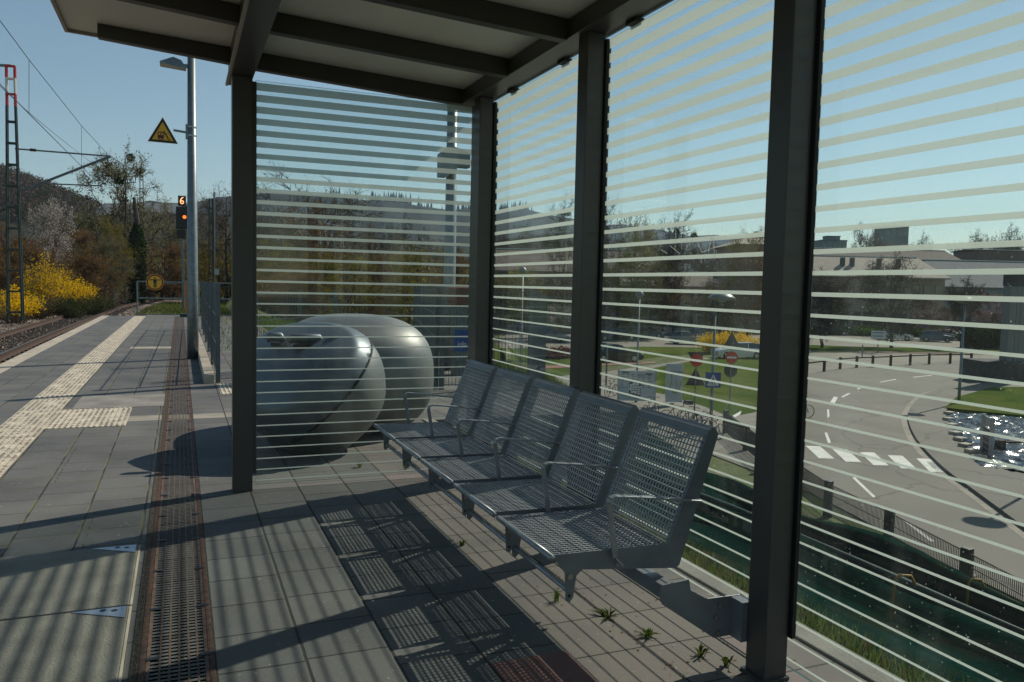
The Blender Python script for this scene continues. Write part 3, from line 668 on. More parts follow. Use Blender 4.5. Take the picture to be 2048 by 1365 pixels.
# ================================================================== bar mesh fences
def barfence(name,label,P,Q,z0,h,npost,matn='fencegray',bz=None,group=None,bw=.006,pitch=.05,z1=None,postw=.06,ph=0,hor=4):
    P=Vector((P[0],P[1],0));Q=Vector((Q[0],Q[1],0)); z1=z0 if z1 is None else z1
    t=thing(name,label,'fence',(P.x,P.y,z0),group); L=(Q-P).length; d=(Q-P)/L
    q=B(); n=int(L/pitch)
    for i in range(1,n):
        p=P+d*i*pitch; z=z0+(z1-z0)*i/n; q.bar((p.x,p.y,z+.04),(p.x,p.y,z+h-.02),bw,bw)
    for k in range(hor):
        zz=.06+(h-.12)*k/(hor-1); off=Vector((-d.y,d.x,0))*bw
        q.bar(P+off+Vector((0,0,z0+zz)),Q+off+Vector((0,0,z1+zz)),bw*1.3,bw*2)
    q.out('mesh_panel',matn,t)
    for i in range(npost):
        f=i/max(1,npost-1); p=P.lerp(Q,f); z=z0+(z1-z0)*f
        B().box(p.x-postw/2,p.x+postw/2,p.y-postw/2,p.y+postw/2,z-.3,z+h+ph).out('post',matn,t,bevel=.003)
    return t
barfence('platform_fence','grey bar fence with end post running along the concrete kerb at the left lamp post',(.49,11.97),(.60,25),.02,1.38,6)
t=thing('concrete_kerb','pale concrete kerb block under the grey bar fence','kerb',(.36,12,0))
B().box(.30,.44,11.87,25,-.1,.13).out('kerb_block','kerbcream',t,bevel=.01)
barfence('bar_fence','grey bar fence crossing behind the steel bin at far left of the side pane',(1.05,12.6),(2.6,14.6),0,1.30,3)
for i,(A_,B_,z0,z1,lb) in enumerate((((3.30,10.7),(4.75,17.0),0,0,'grey gate like bar fence panel right of the steel bin, leading away'),((3.35,10.6),(4.60,10.4),0,0,'bar fence panel with the blue sign, just left of the corner post'),((4.65,10.45),(5.55,12.0),0,-.1,'bar fence panel seen through the first back pane'))):
    barfence('bar_fence',lb,A_,B_,z0,1.42,3,z1=z1,hor=5,group='bar fences beyond the shelter')
def text(s,size,M_,name,m,parent,ext=.002):
    cu=bpy.data.curves.new(name,'FONT'); cu.body=s; cu.size=size; cu.align_x='CENTER'; cu.align_y='CENTER'; cu.extrude=ext
    o=bpy.data.objects.new('tmp',cu); C.objects.link(o); dg=bpy.context.evaluated_depsgraph_get(); me=bpy.data.meshes.new_from_object(o.evaluated_get(dg)); bpy.data.objects.remove(o)
    me.transform(M_); me.materials.clear(); me.materials.append(MT[m]); ob=bpy.data.objects.new(name,me); C.objects.link(ob)
    if parent: ob.parent=parent; ob.location=-parent.location if parent.parent is None else (0,0,0)
    return ob
FR=Matrix.Rotation(R(90),4,'X')
def face(P,dirv): # matrix putting text upright at P facing dirv
    z=Vector((dirv[0],dirv[1],0)).normalized(); x=Vector((0,0,1)).cross(z); m=Matrix((x,Vector((0,0,1)),z)).transposed().to_4x4(); m.translation=P; return m
t=thing('blue_sign','small blue sign with white letters hanging on the bar fence by the corner post','sign',(4.05,10.3,.8))
a=GY(908,660,10.3); c=GY(938,703,10.3)
B().box(a.x,c.x,10.28,10.30,c.z,a.z).out('panel','blue',t)
text('info',.085,face(Vector(((a.x+c.x)/2,10.277,c.z+.10)),(0,-1)),'lettering','white',t)
t=thing('ticket_machine','orange brown ticket machine cabinet behind the bar fence beside the corner post','ticket machine',(4.9,12,0))
a=GY(914,575,12); c=GY(940,612,12)
B().box(a.x,c.x+.1,12,12.5,c.z,a.z).out('cabinet',mat('machine_orange',(.22,.075,.03),.5),t,bevel=.02)
B().box(a.x+.05,c.x,12.1,12.4,-.3,c.z-.001).out('plinth','galv',t)
# ================================================================== end of platform barrier and sign
t=thing('end_barrier','galvanised tube barrier closing the far end of the platform','barrier',(-1.3,34,0))
for (x0,x1) in ((-1.35,2.2),):
    for px,z in ((0,0),): pass
a=GY(275,628,34.0); zt=GY(275,563,34).z
for x in (a.x,a.x+2.2,a.x+4.2): B().tube([(x,34,-.3),(x,34,zt)],.028,8).out('post','galv',t)
for z in (.03,.68,zt): B().bar((a.x,34,z),(a.x+4.3,34,z),.045,.045).out('rail','galv',t)
c=GY(310,565,33.85)
s_=thing('no_entry_disc','round yellow sign with red ring and standing person on the end barrier','sign',(c.x,33.85,c.z))
q=B(); q.tube([(c.x,33.86,c.z),(c.x,33.84,c.z)],.31,32); q.out('panel','yellow',s_)
q=B(); n=40
for i in range(n):
    a0,a1=2*math.pi*i/n,2*math.pi*(i+1)/n
    q.add([(c.x+r_*math.cos(t_),33.836,c.z+r_*math.sin(t_)) for r_,t_ in ((.245,a0),(.295,a0),(.295,a1),(.245,a1))],[(0,1,2,3)])
q.out('ring',mat('ring_red',(.22,.02,.01),.5),s_)
q=B(); cx,cz=c.x,c.z; q.disc((cx,33.834,cz+.155),(0,-1,0),.032,12)
for (x0,x1,z0,z1) in ((-.20,.20,.075,.108),(-.055,.055,-.03,.11),(-.05,-.01,-.20,-.03),(.01,.05,-.20,-.03)): flat(q,[(cx+x0,cz+z0),(cx+x1,cz+z0),(cx+x1,cz+z1),(cx+x0,cz+z1)],33.834)
q.out('person_pictogram','black',s_)
# orange marker post, small box, stones
p=GY(372,605,36.5); t=thing('marker_post','thin white and orange marker post at the right end of the barrier','post',(p.x,p.y,-.7))
B().box(p.x-.05,p.x+.05,36.45,36.55,-.8,GY(372,562,36.5).z).out('pole','orange',t)
p=GY(371,636,33); t=thing('cable_box','small turquoise green box at the platform end beside the lamp post','box',(p.x,33,0))
B().box(p.x-.2,p.x+.25,32.8,33.2,-.1,.12).out('case','tarplight',t,bevel=.01)
# ================================================================== railway
tr=thing('railway_track','rusty railway track curving right past the platform end','railway track',(-4.7,20,-.6))
def railpath(off):
    P=[]
    y=-4.0
    while y<235:
        d=(trackx(y+.5)-trackx(y-.5)); n=Vector((1,-d,0)).normalized(); P.append(Vector((trackx(y),y,0))+n*off); y+=1.5 if y<60 else 4
    return P
for off in (-.7175,.7175):
    P=railpath(off); q=B(); prof=[(-.07,-.62),(.07,-.62),(.07,-.605),(.012,-.58),(.012,-.50),(.036,-.49),(.036,-.46),(-.036,-.46),(-.036,-.49),(-.012,-.50),(-.012,-.58),(-.07,-.605)]
    vs=[];n=len(prof)
    for i,p in enumerate(P):
        d=(P[min(i+1,len(P)-1)]-P[max(i-1,0)]).normalized(); s1=Vector((d.y,-d.x,0))
        vs+=[p+s1*u+Vector((0,0,z)) for u,z in prof]
    q.add(vs,[(i*n+k,i*n+(k+1)%n,(i+1)*n+(k+1)%n,(i+1)*n+k) for i in range(len(P)-1) for k in range(n)])
    rl=q.out('rail','railrust',tr)
    q=B(); q.add([p+Vector((sx,0,-.4585)) for p in P for sx in (-.028,.028)],[(2*i,2*i+1,2*i+3,2*i+2) for i in range(len(P)-1)]); q.out('running_surface','railtop',rl)
slp=None
for i in range(100):
    y=10+i*.63; a=math.atan(trackx(y+.5)-trackx(y-.5))
    if slp is None:
        q=B(); q.v=[];q.box(-1.3,1.3,-.12,.12,-.1,-.004,0); q.box(-.83,-.60,-.12,.12,.0005,.02); q.box(.60,.83,-.12,.12,.0005,.02)
        slp=q.out('sleeper','sleeper',tr); o=slp
    else: o=dup(slp,parent=tr)
    o.location=Vector((trackx(y),y,-.635))-tr.location; o.rotation_euler=(0,0,-a)
q=B()
for i in range(150):
    y=10+(100+i)*.63; a=-math.atan(trackx(y+.5)-trackx(y-.5)); x=trackx(y); c,s=math.cos(a),math.sin(a)
    q.add([(x+u*c-v*s,y+u*s+v*c,z) for z in (-.7,-.635) for u,v in ((-1.3,-.13),(1.3,-.13),(1.3,.13),(-1.3,.13))],[(4,5,6,7),(0,1,5,4),(2,3,7,6),(3,0,4,7),(1,2,6,5)])
o=q.out('far_sleepers','sleeper',tr); o['kind']='stuff'
# loose stones on the ballast
q=B(); random.seed(3)
for i in range(14000):
    y=12+random.random()**1.4*55; x=trackx(y)+random.uniform(-4.2,2.6)
    if x>-2.75 and y<34:continue
    r=random.uniform(.02,.045); z=max(terr(x,y)+.01,-.7)+random.uniform(0,.03)
    vs=[(x+random.uniform(-r,r),y+random.uniform(-r,r),z+random.uniform(-r,r)) for _ in range(4)]+[(x,y,z+r)]
    q.add(vs,[(0,1,4),(1,2,4),(2,3,4),(3,0,4)],random.choice((0,0,1)))
stuff(q.out('ballast_stones',[mat('stone_brown',(.14,.105,.08),.9),mat('stone_pale',(.28,.25,.21),.9)]),'loose ballast stones between and beside the rails','gravel')
# ================================================================== masts and wires
def lattice(t,x,y,z0,z1,w0,w1,m='rust2',step=None,redtop=False):
    MTm='mast'
    q=B(); qt=B()
    def half(z): f=(z-z0)/(z1-z0); return (w0+(w1-w0)*f)/2
    for sx in (-1,1):
        for sy in (-1,1):
            q.bar((x+sx*half(z0),y+sy*half(z0)*.7,z0),(x+sx*half(z1),y+sy*half(z1)*.7,z1),.07,.07)
    z=z0+.3; st=step or .85
    while z<z1:
        h=half(z)
        for sy in (-1,1): q.box(x-h,x+h,y+sy*h*.7-.02,y+sy*h*.7+.02,z,z+.07)
        z+=st
    q.out('lattice_mast',MTm,t)
M1=(GY(28,480,38).x,38.0); zt=GY(28,132,38).z
t=thing('catenary_mast','tall lattice catenary mast with red and white top at the left edge','catenary mast',(M1[0],M1[1],-.6))
lattice(t,M1[0],M1[1],-.4,zt-1.6,.52,.30)
for k,(m_,a_,b_) in enumerate((('red',zt-1.6,zt-1.1),('white',zt-1.1,zt-.5),('red',zt-.5,zt))):
    q=B()
    for sx in (-1,1):
        for sy in (-1,1): q.box(M1[0]+sx*.145-.035,M1[0]+sx*.145+.035,M1[1]+sy*.1-.03,M1[1]+sy*.1+.03,a_,b_)
    q.box(M1[0]-.14,M1[0]+.14,M1[1]-.1,M1[1]+.1,b_-.06,b_); q.out('mast_band',m_,t)
Yc=38
def W(px,py,Y=Yc): return GY(px,py,Y)
B().bar(W(-60,128),W(22,132),.09).out('top_beam','galv',t)
tip=W(221,313); B().tube([W(30,298),tip],.035,6).out('cantilever_tube','galv',t)
B().tube([W(36,385),tip],.055,6).out('cantilever_strut','galv',t)
B().tube([W(95,368),W(204,372)],.03,6).out('registration_arm','galv',t)
B().tube([W(60,300),W(72,301)],.06,8).out('insulator','rust',t)
q=B()
t=thing('overhead_wire','thin overhead wire set with droppers rising to the upper left corner','overhead wire',tuple(tip))
def wire(pts,r,nm):
    B().tube(pts,r,5).out(nm,'black',t)
# wires come toward the camera, above the track: depth falls with distance from the mast
pts=[(215,309,38),(163,252,31.5),(58,120,22.5),(-40,-12,17)]
wire([W(*p) for p in pts],.009,'catenary_wire')
pts2=[(182,352,38),(163,333,34),(58,228,22.5),(-60,108,16)]
wire([W(*p) for p in pts2],.010,'contact_wire')
wire([W(182,325,38),W(120,277,29),W(58,226,22.5),W(-60,118,16)],.006,'stitch_wire')
wire([W(163,252,31.5),W(163,333,31.5)],.006,'dropper'); wire([W(58,120,22.5),W(58,228,22.5)],.006,'dropper')
m2=(GY(285,590,85).x,85)
wire([tip,GY(300,372,85)],.012,'catenary_wire'); wire([W(182,352,38),GY(306,395,85)],.012,'contact_wire')
t=thing('catenary_mast','slim lattice catenary mast in front of the ivy covered trunk','catenary mast',(m2[0],85,-.6)); lattice(t,m2[0],85,-.6,GY(285,347,85).z,.42,.26)
B().bar(GY(285,352,85),GY(250,354,85),.07).out('arm','galv',t)
B().box(GY(291,500,85).x-.04,GY(291,500,85).x+.04,84.5,84.6,-.6,GY(289,420,85).z).out('bright_leg','plate',t)
m3=(GY(422,570,62).x,62.0)
t=thing('catenary_mast','lattice mast with crossarm between the left lamp post and the shelter post','catenary mast',(m3[0],62,-.6)); lattice(t,m3[0],62,-.6,GY(422,398,62).z,.30,.20)
B().tube([(m3[0]+.20,62,-.6),(m3[0]+.24,62,GY(427,384,62).z)],.06,8).out('tube_mast','galv',t)
B().bar(GY(402,425,62),GY(428,426,62),.06).out('crossarm','galv',t)
B().box(GY(430,540,61.8).x,GY(438,540,61.8).x,61.8,61.9,GY(434,550,61.8).z,GY(434,538,61.8).z).out('number_plate','board',t)
# signal
Ys=58.0
a=GY(374,560,Ys)
t=thing('railway_signal','black railway signal with orange light and lit number six beside the lamp post','signal',(a.x,Ys,-.6))
B().tube([(GY(366,560,Ys+.3).x,Ys+.3,-.6),(GY(366,560,Ys+.3).x,Ys+.3,GY(366,400,Ys).z)],.09,10).out('mast','galv',t)
def pbox(x0,y0,x1,y1,Y,th,name,m,par,bev=0):
    a=GY((x0+x1)/2,y0,Y);c=GY((x0+x1)/2,y1,Y); l=GY(x0,(y0+y1)/2,Y).x; r=GY(x1,(y0+y1)/2,Y).x
    return B().box(l,r,Y,Y+th,c.z,a.z).out(name,m,par,bevel=bev)
ib=pbox(356,392,372,412,Ys,.3,'indicator_box','black',t)
hd=pbox(352,414,375,458,Ys,.35,'signal_head','black',t); pbox(354,460,371,477,Ys,.3,'lower_screen','black',t)
c=GY(369,434.5,Ys-.03); q=B(); q.tube([(c.x,Ys-.02,c.z),(c.x,Ys-.04,c.z)],.11,16); q.out('signal_light','lampred',hd)
c=GY(364,402,Ys-.03); s=.62
pts=[]
for (u,v) in ((.10,.26),(.02,.24),(-.07,.14),(-.12,0),(-.12,-.10),(-.08,-.20),(0,-.24),(.08,-.20),(.115,-.11),(.08,-.02),(0,.01),(-.09,-.04)): pts.append((c.x+u*s*1.3,Ys-.03,c.z+v*s*1.35))
q=B(); q.tube(pts,.035,6); q.out('digit_six','six',ib)
# white posts and rail of the little bridge on the left
t=thing('bridge_railing','pale railing on short white posts beyond the curve of the track','railing',tuple(GY(240,590,72)))
for px in (203,217,232,256):
    p=GY(px,590,72); B().box(p.x-.16,p.x+.16,71.9,72.1,-.9,GY(px,574,72).z).out('post','white',t)
B().bar(GY(196,575,72),GY(372,566,72),.07,.07).out('rail','galv',t)
# ================================================================== tarpaulins on the slope
def tarp(label,p0,p1,n,prof,m,seed):
    random.seed(seed); q=B(); K=len(prof); ph=random.random()*9
    vs=[]
    for i in range(n+1):
        f=i/n; y=p0[1]+(p1[1]-p0[1])*f; x=p0[0]+(p1[0]-p0[0])*f
        for k,(dx,dz) in enumerate(prof):
            sag=.10*math.sin(f*n*.23+ph)*(1 if k else .6); wv=.045*noise.noise(Vector((y*.7,k*.5,seed)))+.018*noise.noise(Vector((y*3,k*.9,seed)))
            x_=x+dx+wv*1.5; z_=dz+wv+sag*.5; z_=max(z_,terr(x_,y)+.02)
            vs.append((x_,y,z_))
    q.add(vs,[(i*K+k,i*K+k+1,(i+1)*K+k+1,(i+1)*K+k) for i in range(n) for k in range(K-1)])
    o=q.out('tarpaulin',m,smooth=True,solid=.01); tag(o,label,'tarpaulin','green tarpaulins on the slope'); return o
tarp('dark green tarpaulin hanging from its raised far edge near the low street fence',(7.85,16),(7.5,-1),150,[(.25,-2.1),(.06,-1.75),(0,-1.46),(-.04,-1.47),(-.15,-1.66),(-.4,-1.85),(-.8,-1.83),(-1.2,-1.72),(-1.7,-1.50),(-2.4,-1.20)],'tarp',2)
tarp('dark green tarpaulin with a thick rolled ridge nearest the concrete kerb',(5.35,16),(4.95,-1),150,[(.35,-1.15),(.2,-.90),(.08,-.77),(-.06,-.78),(-.2,-.92),(-.36,-1.02),(-.75,-.92),(-1.2,-.74),(-1.65,-.52),(-2.1,-.33)],'tarp',5)
q=B(); q.tube([(5.18+.07*math.sin(y*.7)-.018*(4-y),y,-.76+.03*math.sin(y*1.3)) for y in [(-1+i*.5) for i in range(33)]],[.026+.008*math.sin(i*1.3) for i in range(33)],8); tag(q.out('tarp_roll','tarplight',smooth=True),'rolled teal tarpaulin lying along the ridge nearest the kerb','tarpaulin')
for i,(px,py0,py1,lab) in enumerate(((1790,1205,1155,'yellow stake hooked over the nearer tarpaulin roll'),(1938,1215,1162,'yellow stake on the far tarpaulin edge, right one'),(1580,1030,1002,'yellow stake on the far tarpaulin edge beside the near post'))):
    P=G(px,py1,-.62 if i==0 else -1.40); q=B(); q.tube([(P.x-.02,P.y,P.z-.42),(P.x,P.y,P.z-.02),(P.x+.02,P.y-.02,P.z+.02),(P.x+.09,P.y-.06,P.z+.02),(P.x+.12,P.y-.08,P.z-.05)],.011,8)
    tag(q.out('stake','hook',smooth=True),lab,'stake','yellow stakes in the tarpaulins')
# low street fence with dark posts
FP=[G(px,py,-3.8) for px,py in ((1598,925),(1658,963),(1780,1020),(1935,1098))]
d=FP[3]-FP[2]; FP=FP+[FP[3]+d,FP[3]+2*d]; e=G(1452,822,-3.8); FP=[e,e.lerp(FP[0],.36),e.lerp(FP[0],.68)]+FP
t=thing('street_fence','low dark bar mesh fence with square posts along the street below the slope','fence',(FP[3].x,FP[3].y,-4.8))
for p in FP: B().box(p.x-.09,p.x+.09,p.y-.09,p.y+.09,-4.9,-3.78).out('post','signback',t,bevel=.01)
for a,c in zip(FP,FP[1:]):
    q=B(); L=(c-a).length; n=int(L/.055)
    for i in range(1,n): p=a.lerp(c,i/n); q.bar((p.x,p.y,-4.75),(p.x,p.y,-3.86),.011,.011)
    for zz in (-4.7,-4.45,-4.15,-3.88): q.bar(Vector((a.x,a.y,zz)),Vector((c.x,c.y,zz)),.015,.02)
    q.out('mesh_panel','signback',t)
a,c=FP[0],FP[3]; # dark shade cloth on the oblique part
# ================================================================== street level sheets
S=-4.80
def P2D(lst,z=S): return [G(a,b,z)[:2] if len(t_)==2 else (t_[1],t_[2]) for t_ in lst for a,b in [t_[:2] if len(t_)==2 else (0,0)]]
def sheet(name,pts,z,m,th=None):
    P=P2D(pts)
    q=B(); q.add([(x,y,z) for x,y in P],[tuple(range(len(P)))])
    if th: q=B(); q.prism(P,'z',z-th,z)
    o=q.out(name,m); 
    # make the face look up
    me=o.data
    if not th and me.polygons[0].normal.z<0: me.flip_normals()
    return struct(o)
w_=lambda x,y:('w',x,y)
def smooth(l,n=5):
    o=[]
    for i in range(len(l)-1):
        p0,p1,p2,p3=l[max(i-1,0)],l[i],l[i+1],l[min(i+2,len(l)-1)]
        for k in range(n):
            t=k/n; o.append(tuple(.5*((2*p1[j])+(-p0[j]+p2[j])*t+(2*p0[j]-5*p1[j]+4*p2[j]-p3[j])*t*t+(-p0[j]+3*p1[j]-3*p2[j]+p3[j])*t**3) for j in (0,1)))
    return o+[l[-1]]
sheet('lawn',[(1000,880),(1100,800),(1180,735),(1330,712),(1560,700),(2500,712),(2500,690),(1000,690),w_(14,60),w_(12,25),w_(13,14)],S+.000,'grassflat')
sheet('paved_area',[(1000,668),(2600,672),(2600,652),(1000,652)],S+.004,'asphalt')
sheet('car_park',[(1000,697),(1180,697),(1300,694),(1420,696),(1425,690),(1560,688),(1720,694),(2048,700),(2600,710),(2600,672),(1000,668)],S+.008,'path')
sheet('main_street',[(1000,775),(1130,752),(1190,747),(1290,733),(1400,717),(1560,706),(1700,706),(2048,712),(2600,724),(2600,738),(2048,727),(1970,720),(1830,727),(1700,736),(1600,752),(1480,826),(1390,800),(1290,770),(1200,772),(1000,800)],S+.012,'path')
sheet('red_cycle_lane',[(1000,736),(1130,731),(1190,729),(1310,724),(1310,727),(1190,733),(1130,736),(1000,742)],S+.020,'redlane')
sheet('green_verge',[(1230,772),(1300,738),(1400,720),(1562,711),(1585,745),(1600,752),(1540,800),(1500,830),(1460,836),(1410,815),(1330,790)],S+.024,'grassflat')
sheet('curved_road',[(1410,905),(1470,880),(1545,845),(1600,752),(1700,736),(1830,727),(1970,718),(2400,728),(2400,768),(1990,768),(1890,777),(1836,800),(1812,833),(1828,880),(1900,955),(1990,1020),(2400,1330),w_(15.6,9),w_(16.6,13.6),w_(17.6,17),w_(18.2,19.2)],S+.016,'asphalt')
sheet('footpath',[(1180,760),(1230,772),(1330,790),(1410,815),(1460,836),(1530,822),(1560,835),(1500,870),(1440,900),w_(17,24),w_(13,26),w_(12,40)],S+.026,'path')
# footway with real kerb on the right
KPc=smooth([(1990,770),(1930,772),(1885,780),(1850,792),(1828,810),(1816,833),(1820,858),(1836,888),(1864,920),(1905,957),(1992,1021),(2400,1330)])
KP=[(2400,764)]+KPc+[(2400,958),(1990,940)]+smooth([(1958,928),(1930,900),(1905,866),(1893,838),(1892,826)])+[(1910,800),(1985,778),(2400,780)]
sheet('footway',KP,S+.13,'footway',.14)
kp=KPc
pts=[G(a,b_,S) for a,b_ in kp]
q=B()
for a,c in zip(pts,pts[1:]):
    n_=Vector(((c-a).y,-(c-a).x,0)).normalized()
    n_=n_ if n_.x<0 else -n_
    q.add([a+Vector((0,0,.022)),c+Vector((0,0,.022)),c+n_*.30+Vector((0,0,.022)),a+n_*.30+Vector((0,0,.022))],[(0,1,2,3)])
struct(q.out('gutter',mat('gutter_stone',(.30,.27,.22),.85,var=.3,scale=2)))
sheet('lawn_bank',[(2500,778),(1985,780),(1912,800),(1890,822),(2048,838),(2500,870)],S+.17,'grassflat',.15)
pz=[G(a,b_,S+.155) for a,b_ in ((1893,824),(1905,866),(1960,930),(2048,945),(2300,985),(2300,856),(2048,836))]
def inpoly(x,y,P):
    c=False
    for i in range(len(P)):
        a,b_=P[i],P[i-1]
        if (a.y>y)!=(b_.y>y) and x<(b_.x-a.x)*(y-a.y)/(b_.y-a.y)+a.x: c=not c
    return c
q=B(); x0,x1=min(p.x for p in pz),max(p.x for p in pz); y0,y1=min(p.y for p in pz),max(p.y for p in pz); st=.13; idx={}
def wv(x,y):
    return .022*math.sin(x*9.1+2*noise.noise(Vector((x,y,0)))*3)+.020*math.sin(y*10.7+x*4+3*noise.noise(Vector((x*1.3,y*1.3,5))))+.05*noise.noise(Vector((x*2.2,y*2.2,2)))+.028*noise.noise(Vector((x*5,y*5,7)))
for i in range(int((x1-x0)/st)):
    for j in range(int((y1-y0)/st)):
        if inpoly(x0+(i+.5)*st,y0+(j+.5)*st,pz):
            f=[]
            for di,dj in ((0,0),(1,0),(1,1),(0,1)):
                k=(i+di,j+dj)
                if k not in idx: idx[k]=len(q.v); x,y=x0+k[0]*st,y0+k[1]*st; q.v.append((x,y,S+.155+1.6*wv(x,y)))
                f.append(idx[k])
            q.f.append(tuple(f)); q.mi.append(0)
struct(q.out('pond','water',smooth=True))
# road markings
def mark(name,lst,z=S+.022): 
    for l in lst: sheet(name,l,z,'paint')
cw=[]
for i in range(6):
    x0=1560+i*53+i*i*.6; y0=893+i*6.3
    cw.append([(x0+53-2,y0),(x0+80,y0+1),(x0+107+2,y0+26+i*.5),(x0+80-2,y0+25+i*.5)])
mark('crosswalk_stripe',cw)
cw=[[(1598,766),(1600,766),(1601,767),(1599,767)],[(1655,838),(1659,834),(1658,820),(1654,820)],[(1660,806),(1669,808),(1676,796),(1668,794)],[(1682,795),(1686,796),(1701,788),(1697,787)],[(1713,779),(1717,780),(1731,773),(1727,773)],[(1760,765),(1761,766),(1793,760),(1791,759)],[(1826,755),(1827,756),(1864,752),(1864,751)],[(1940,746),(1940,747),(1975,747),(1975,746)],[(1649,867),(1654,866),(1662,887),(1656,888)],[(1704,957),(1710,956),(1751,995),(1746,997)],[(1806,1043),(1812,1043),(1870,1085),(1860,1085)]]
mark('lane_dash',cw,S+.0225)
mark('white_block',[[(1465,833),(1483,823),(1480,831),(1470,836)]],S+.031)
# pond stones
random.seed(5); pp=[(1892,826),(1890,838),(1896,850),(1903,866),(1912,878),(1922,890),(1935,902),(1948,914)]
for i,(a_,b_) in enumerate(pp):
    p=G(a_,b_,S+.2); q=B(); q.box(p.x-.05,p.x+.40,p.y-.26,p.y+.14,S+.05,S+.27); o=q.out('stepping_stone','kerbcream',bevel=.04); o.rotation_euler=(0,0,0)
    tag(o,'pale square stone block in the row along the pond edge','stone','stone blocks along the pond edge')
q=B(); p=G(2000,895,S+.2); q.box(p.x-.15,p.x+.15,p.y-.15,p.y+.15,S,S+.5); q.bar((p.x+.16,p.y,S+.40),(p.x+3,p.y-.6,S+.40),.18,.08); tag(q.out('pond_jetty','sleeper',bevel=.02),'dark wooden post with a plank standing in the pond','jetty')
# ================================================================== vegetation
def leafq(q,p,s,m=0,flat_=0):
    a=Vector((random.gauss(0,1),random.gauss(0,1),random.gauss(0,1))).normalized(); b_=a.cross(Vector((random.gauss(0,1),random.gauss(0,1),random.gauss(0,1)))).normalized()
    a*=s;b_*=s*.55
    q.add([p-a,p+b_,p+a,p-b_],[(0,1,2,3)],m)
def ribbon(q,p,c,w,m=0):
    d=(c-p); n=d.cross(Vector((random.gauss(0,1),random.gauss(0,1),.3))).normalized()*w
    q.add([p-n,p+n,c+n*.4,c-n*.4],[(0,1,2,3)],m)
def treeparts(seed,H,Rr,kind):
    """wood and crown builders: limbs reach for points on a lumpy crown envelope"""
    random.seed(seed); wd=B(); cr=B(); tips=[]
    rnd=lambda s_:Vector((random.gauss(0,s_),random.gauss(0,s_),random.gauss(0,s_)))
    tall={'bare':.43,'mistle':.43,'leafy':.42,'blossom':.44,'dense':.47}[kind]
    cz=H*(1-tall)
    def env(rmin=.75):
        while True:
            v=Vector((random.gauss(0,1),random.gauss(0,1),random.gauss(.25,1))).normalized()
            if v.z>-.62: break
        k=random.uniform(rmin,1.0)*(1+.22*noise.noise(v*2.1+Vector((seed,0,0))))
        return Vector((v.x*Rr*k,v.y*Rr*k,cz+v.z*H*tall*k))
    def limb(p,tg,r,n=5,wob=.06,sides=6):
        L=(tg-p).length; pts=[p];rs=[r]; up=Vector((0,0,L*.16))
        for i in range(1,n+1):
            f=i/n; q_=p.lerp(tg,f)+up*math.sin(f*math.pi)*(-.7 if tg.z>p.z+L*.5 else .6)+rnd(L*wob*math.sin(f*math.pi)); pts.append(q_); rs.append(r*(1-.8*f))
        wd.tube(pts,rs,sides,cap=False); return pts
    top=Vector((random.uniform(-.1,.1)*Rr,random.uniform(-.1,.1)*Rr,H*.86))
    tr_=limb(Vector((0,0,-.3)),top,H*.020,8,.012,8)
    NL_=20 if kind!='dense' else 26
    for i in range(NL_):
        f=random.uniform(.22,.92); k=min(7,int(f*8)); p=tr_[k].lerp(tr_[k+1],f*8-k); tg=env(.8)
        if tg.z<p.z-H*.05: tg.z=p.z+H*.04
        li=limb(p,tg,H*.020*(1-f*.75)*.55,5,.07,4)
        for j in range(8):
            g=random.uniform(.25,1.0); k2=min(4,int(g*5)); q_=li[k2].lerp(li[k2+1],g*5-k2) if k2<5 else li[5]
            o_=Vector((q_.x,q_.y,(q_.z-cz)*.8)); o_=o_.normalized() if o_.length>.1 else Vector((0,0,1))
            t2=q_+(o_*.7+rnd(.6)+Vector((0,0,.2))).normalized()*Rr*random.uniform(.22,.42)
            sb=limb(q_,t2,H*.0035,3,.08,3)
            for u in range(1,4): tips.append((sb[u],(sb[u]-sb[u-1]).normalized()))
    L=H*.062
    for p,d in tips:
        for _ in range(5):
            e=p+(d*.7+rnd(.55)+Vector((0,0,.15))).normalized()*L*random.uniform(.5,1.5); md=p.lerp(e,.5)+rnd(L*.08)
            w_=.0018*H if kind!='dense' else .0026*H
            ribbon(cr,p,md,w_,0); ribbon(cr,md,e,w_*.6,0)
            n_={'bare':1 if random.random()<.6 else 0,'mistle':0,'leafy':4,'blossom':5,'dense':4}[kind]
            for _k in range(n_): leafq(cr,p.lerp(e,random.random())+rnd(L*.22),(.0075 if kind!='bare' else .006)*H*random.uniform(.5,1.3),1)
    return wd,cr,tips
MESH={}
def treemesh(key,seed,kind,tw,lf,H=10,Rr=3.5):
    wd,cr,tips=treeparts(seed,H,Rr,kind)
    t=wd.out('trunk','barkd' if 'd' in key else 'bark',smooth=True); c=cr.out('crown',[tw,lf])
    MESH[key]=(t.data,c.data,tips); bpy.data.objects.remove(t); bpy.data.objects.remove(c)
treemesh('bare1',11,'bare','twig','bud'); treemesh('bare2',12,'bare','twigd','bud'); treemesh('mist',13,'bare','twigd','ivy')
treemesh('olive1',21,'leafy','twig','olive'); treemesh('olive2',22,'leafy','twigd','olive'); treemesh('brown1',23,'dense','twig','brownleaf'); treemesh('brown2',24,'dense','twigd','brownleaf')
treemesh('red1',25,'dense','twigd','redleaf'); treemesh('orange1',26,'dense','twig','orangeleaf'); treemesh('white1',27,'blossom','twigd','blossom'); treemesh('pink1',28,'blossom','twigd','pink'); treemesh('bud1',29,'leafy','twig','bud')
treemesh('bud2',51,'leafy','twigd','paleleaf'); treemesh('tw1',41,'dense','twigd','twigd'); treemesh('tw2',42,'dense','twig','twigd'); treemesh('green1',30,'leafy','twigd','greenleaf'); treemesh('darkev',31,'dense','twigd','ivy')
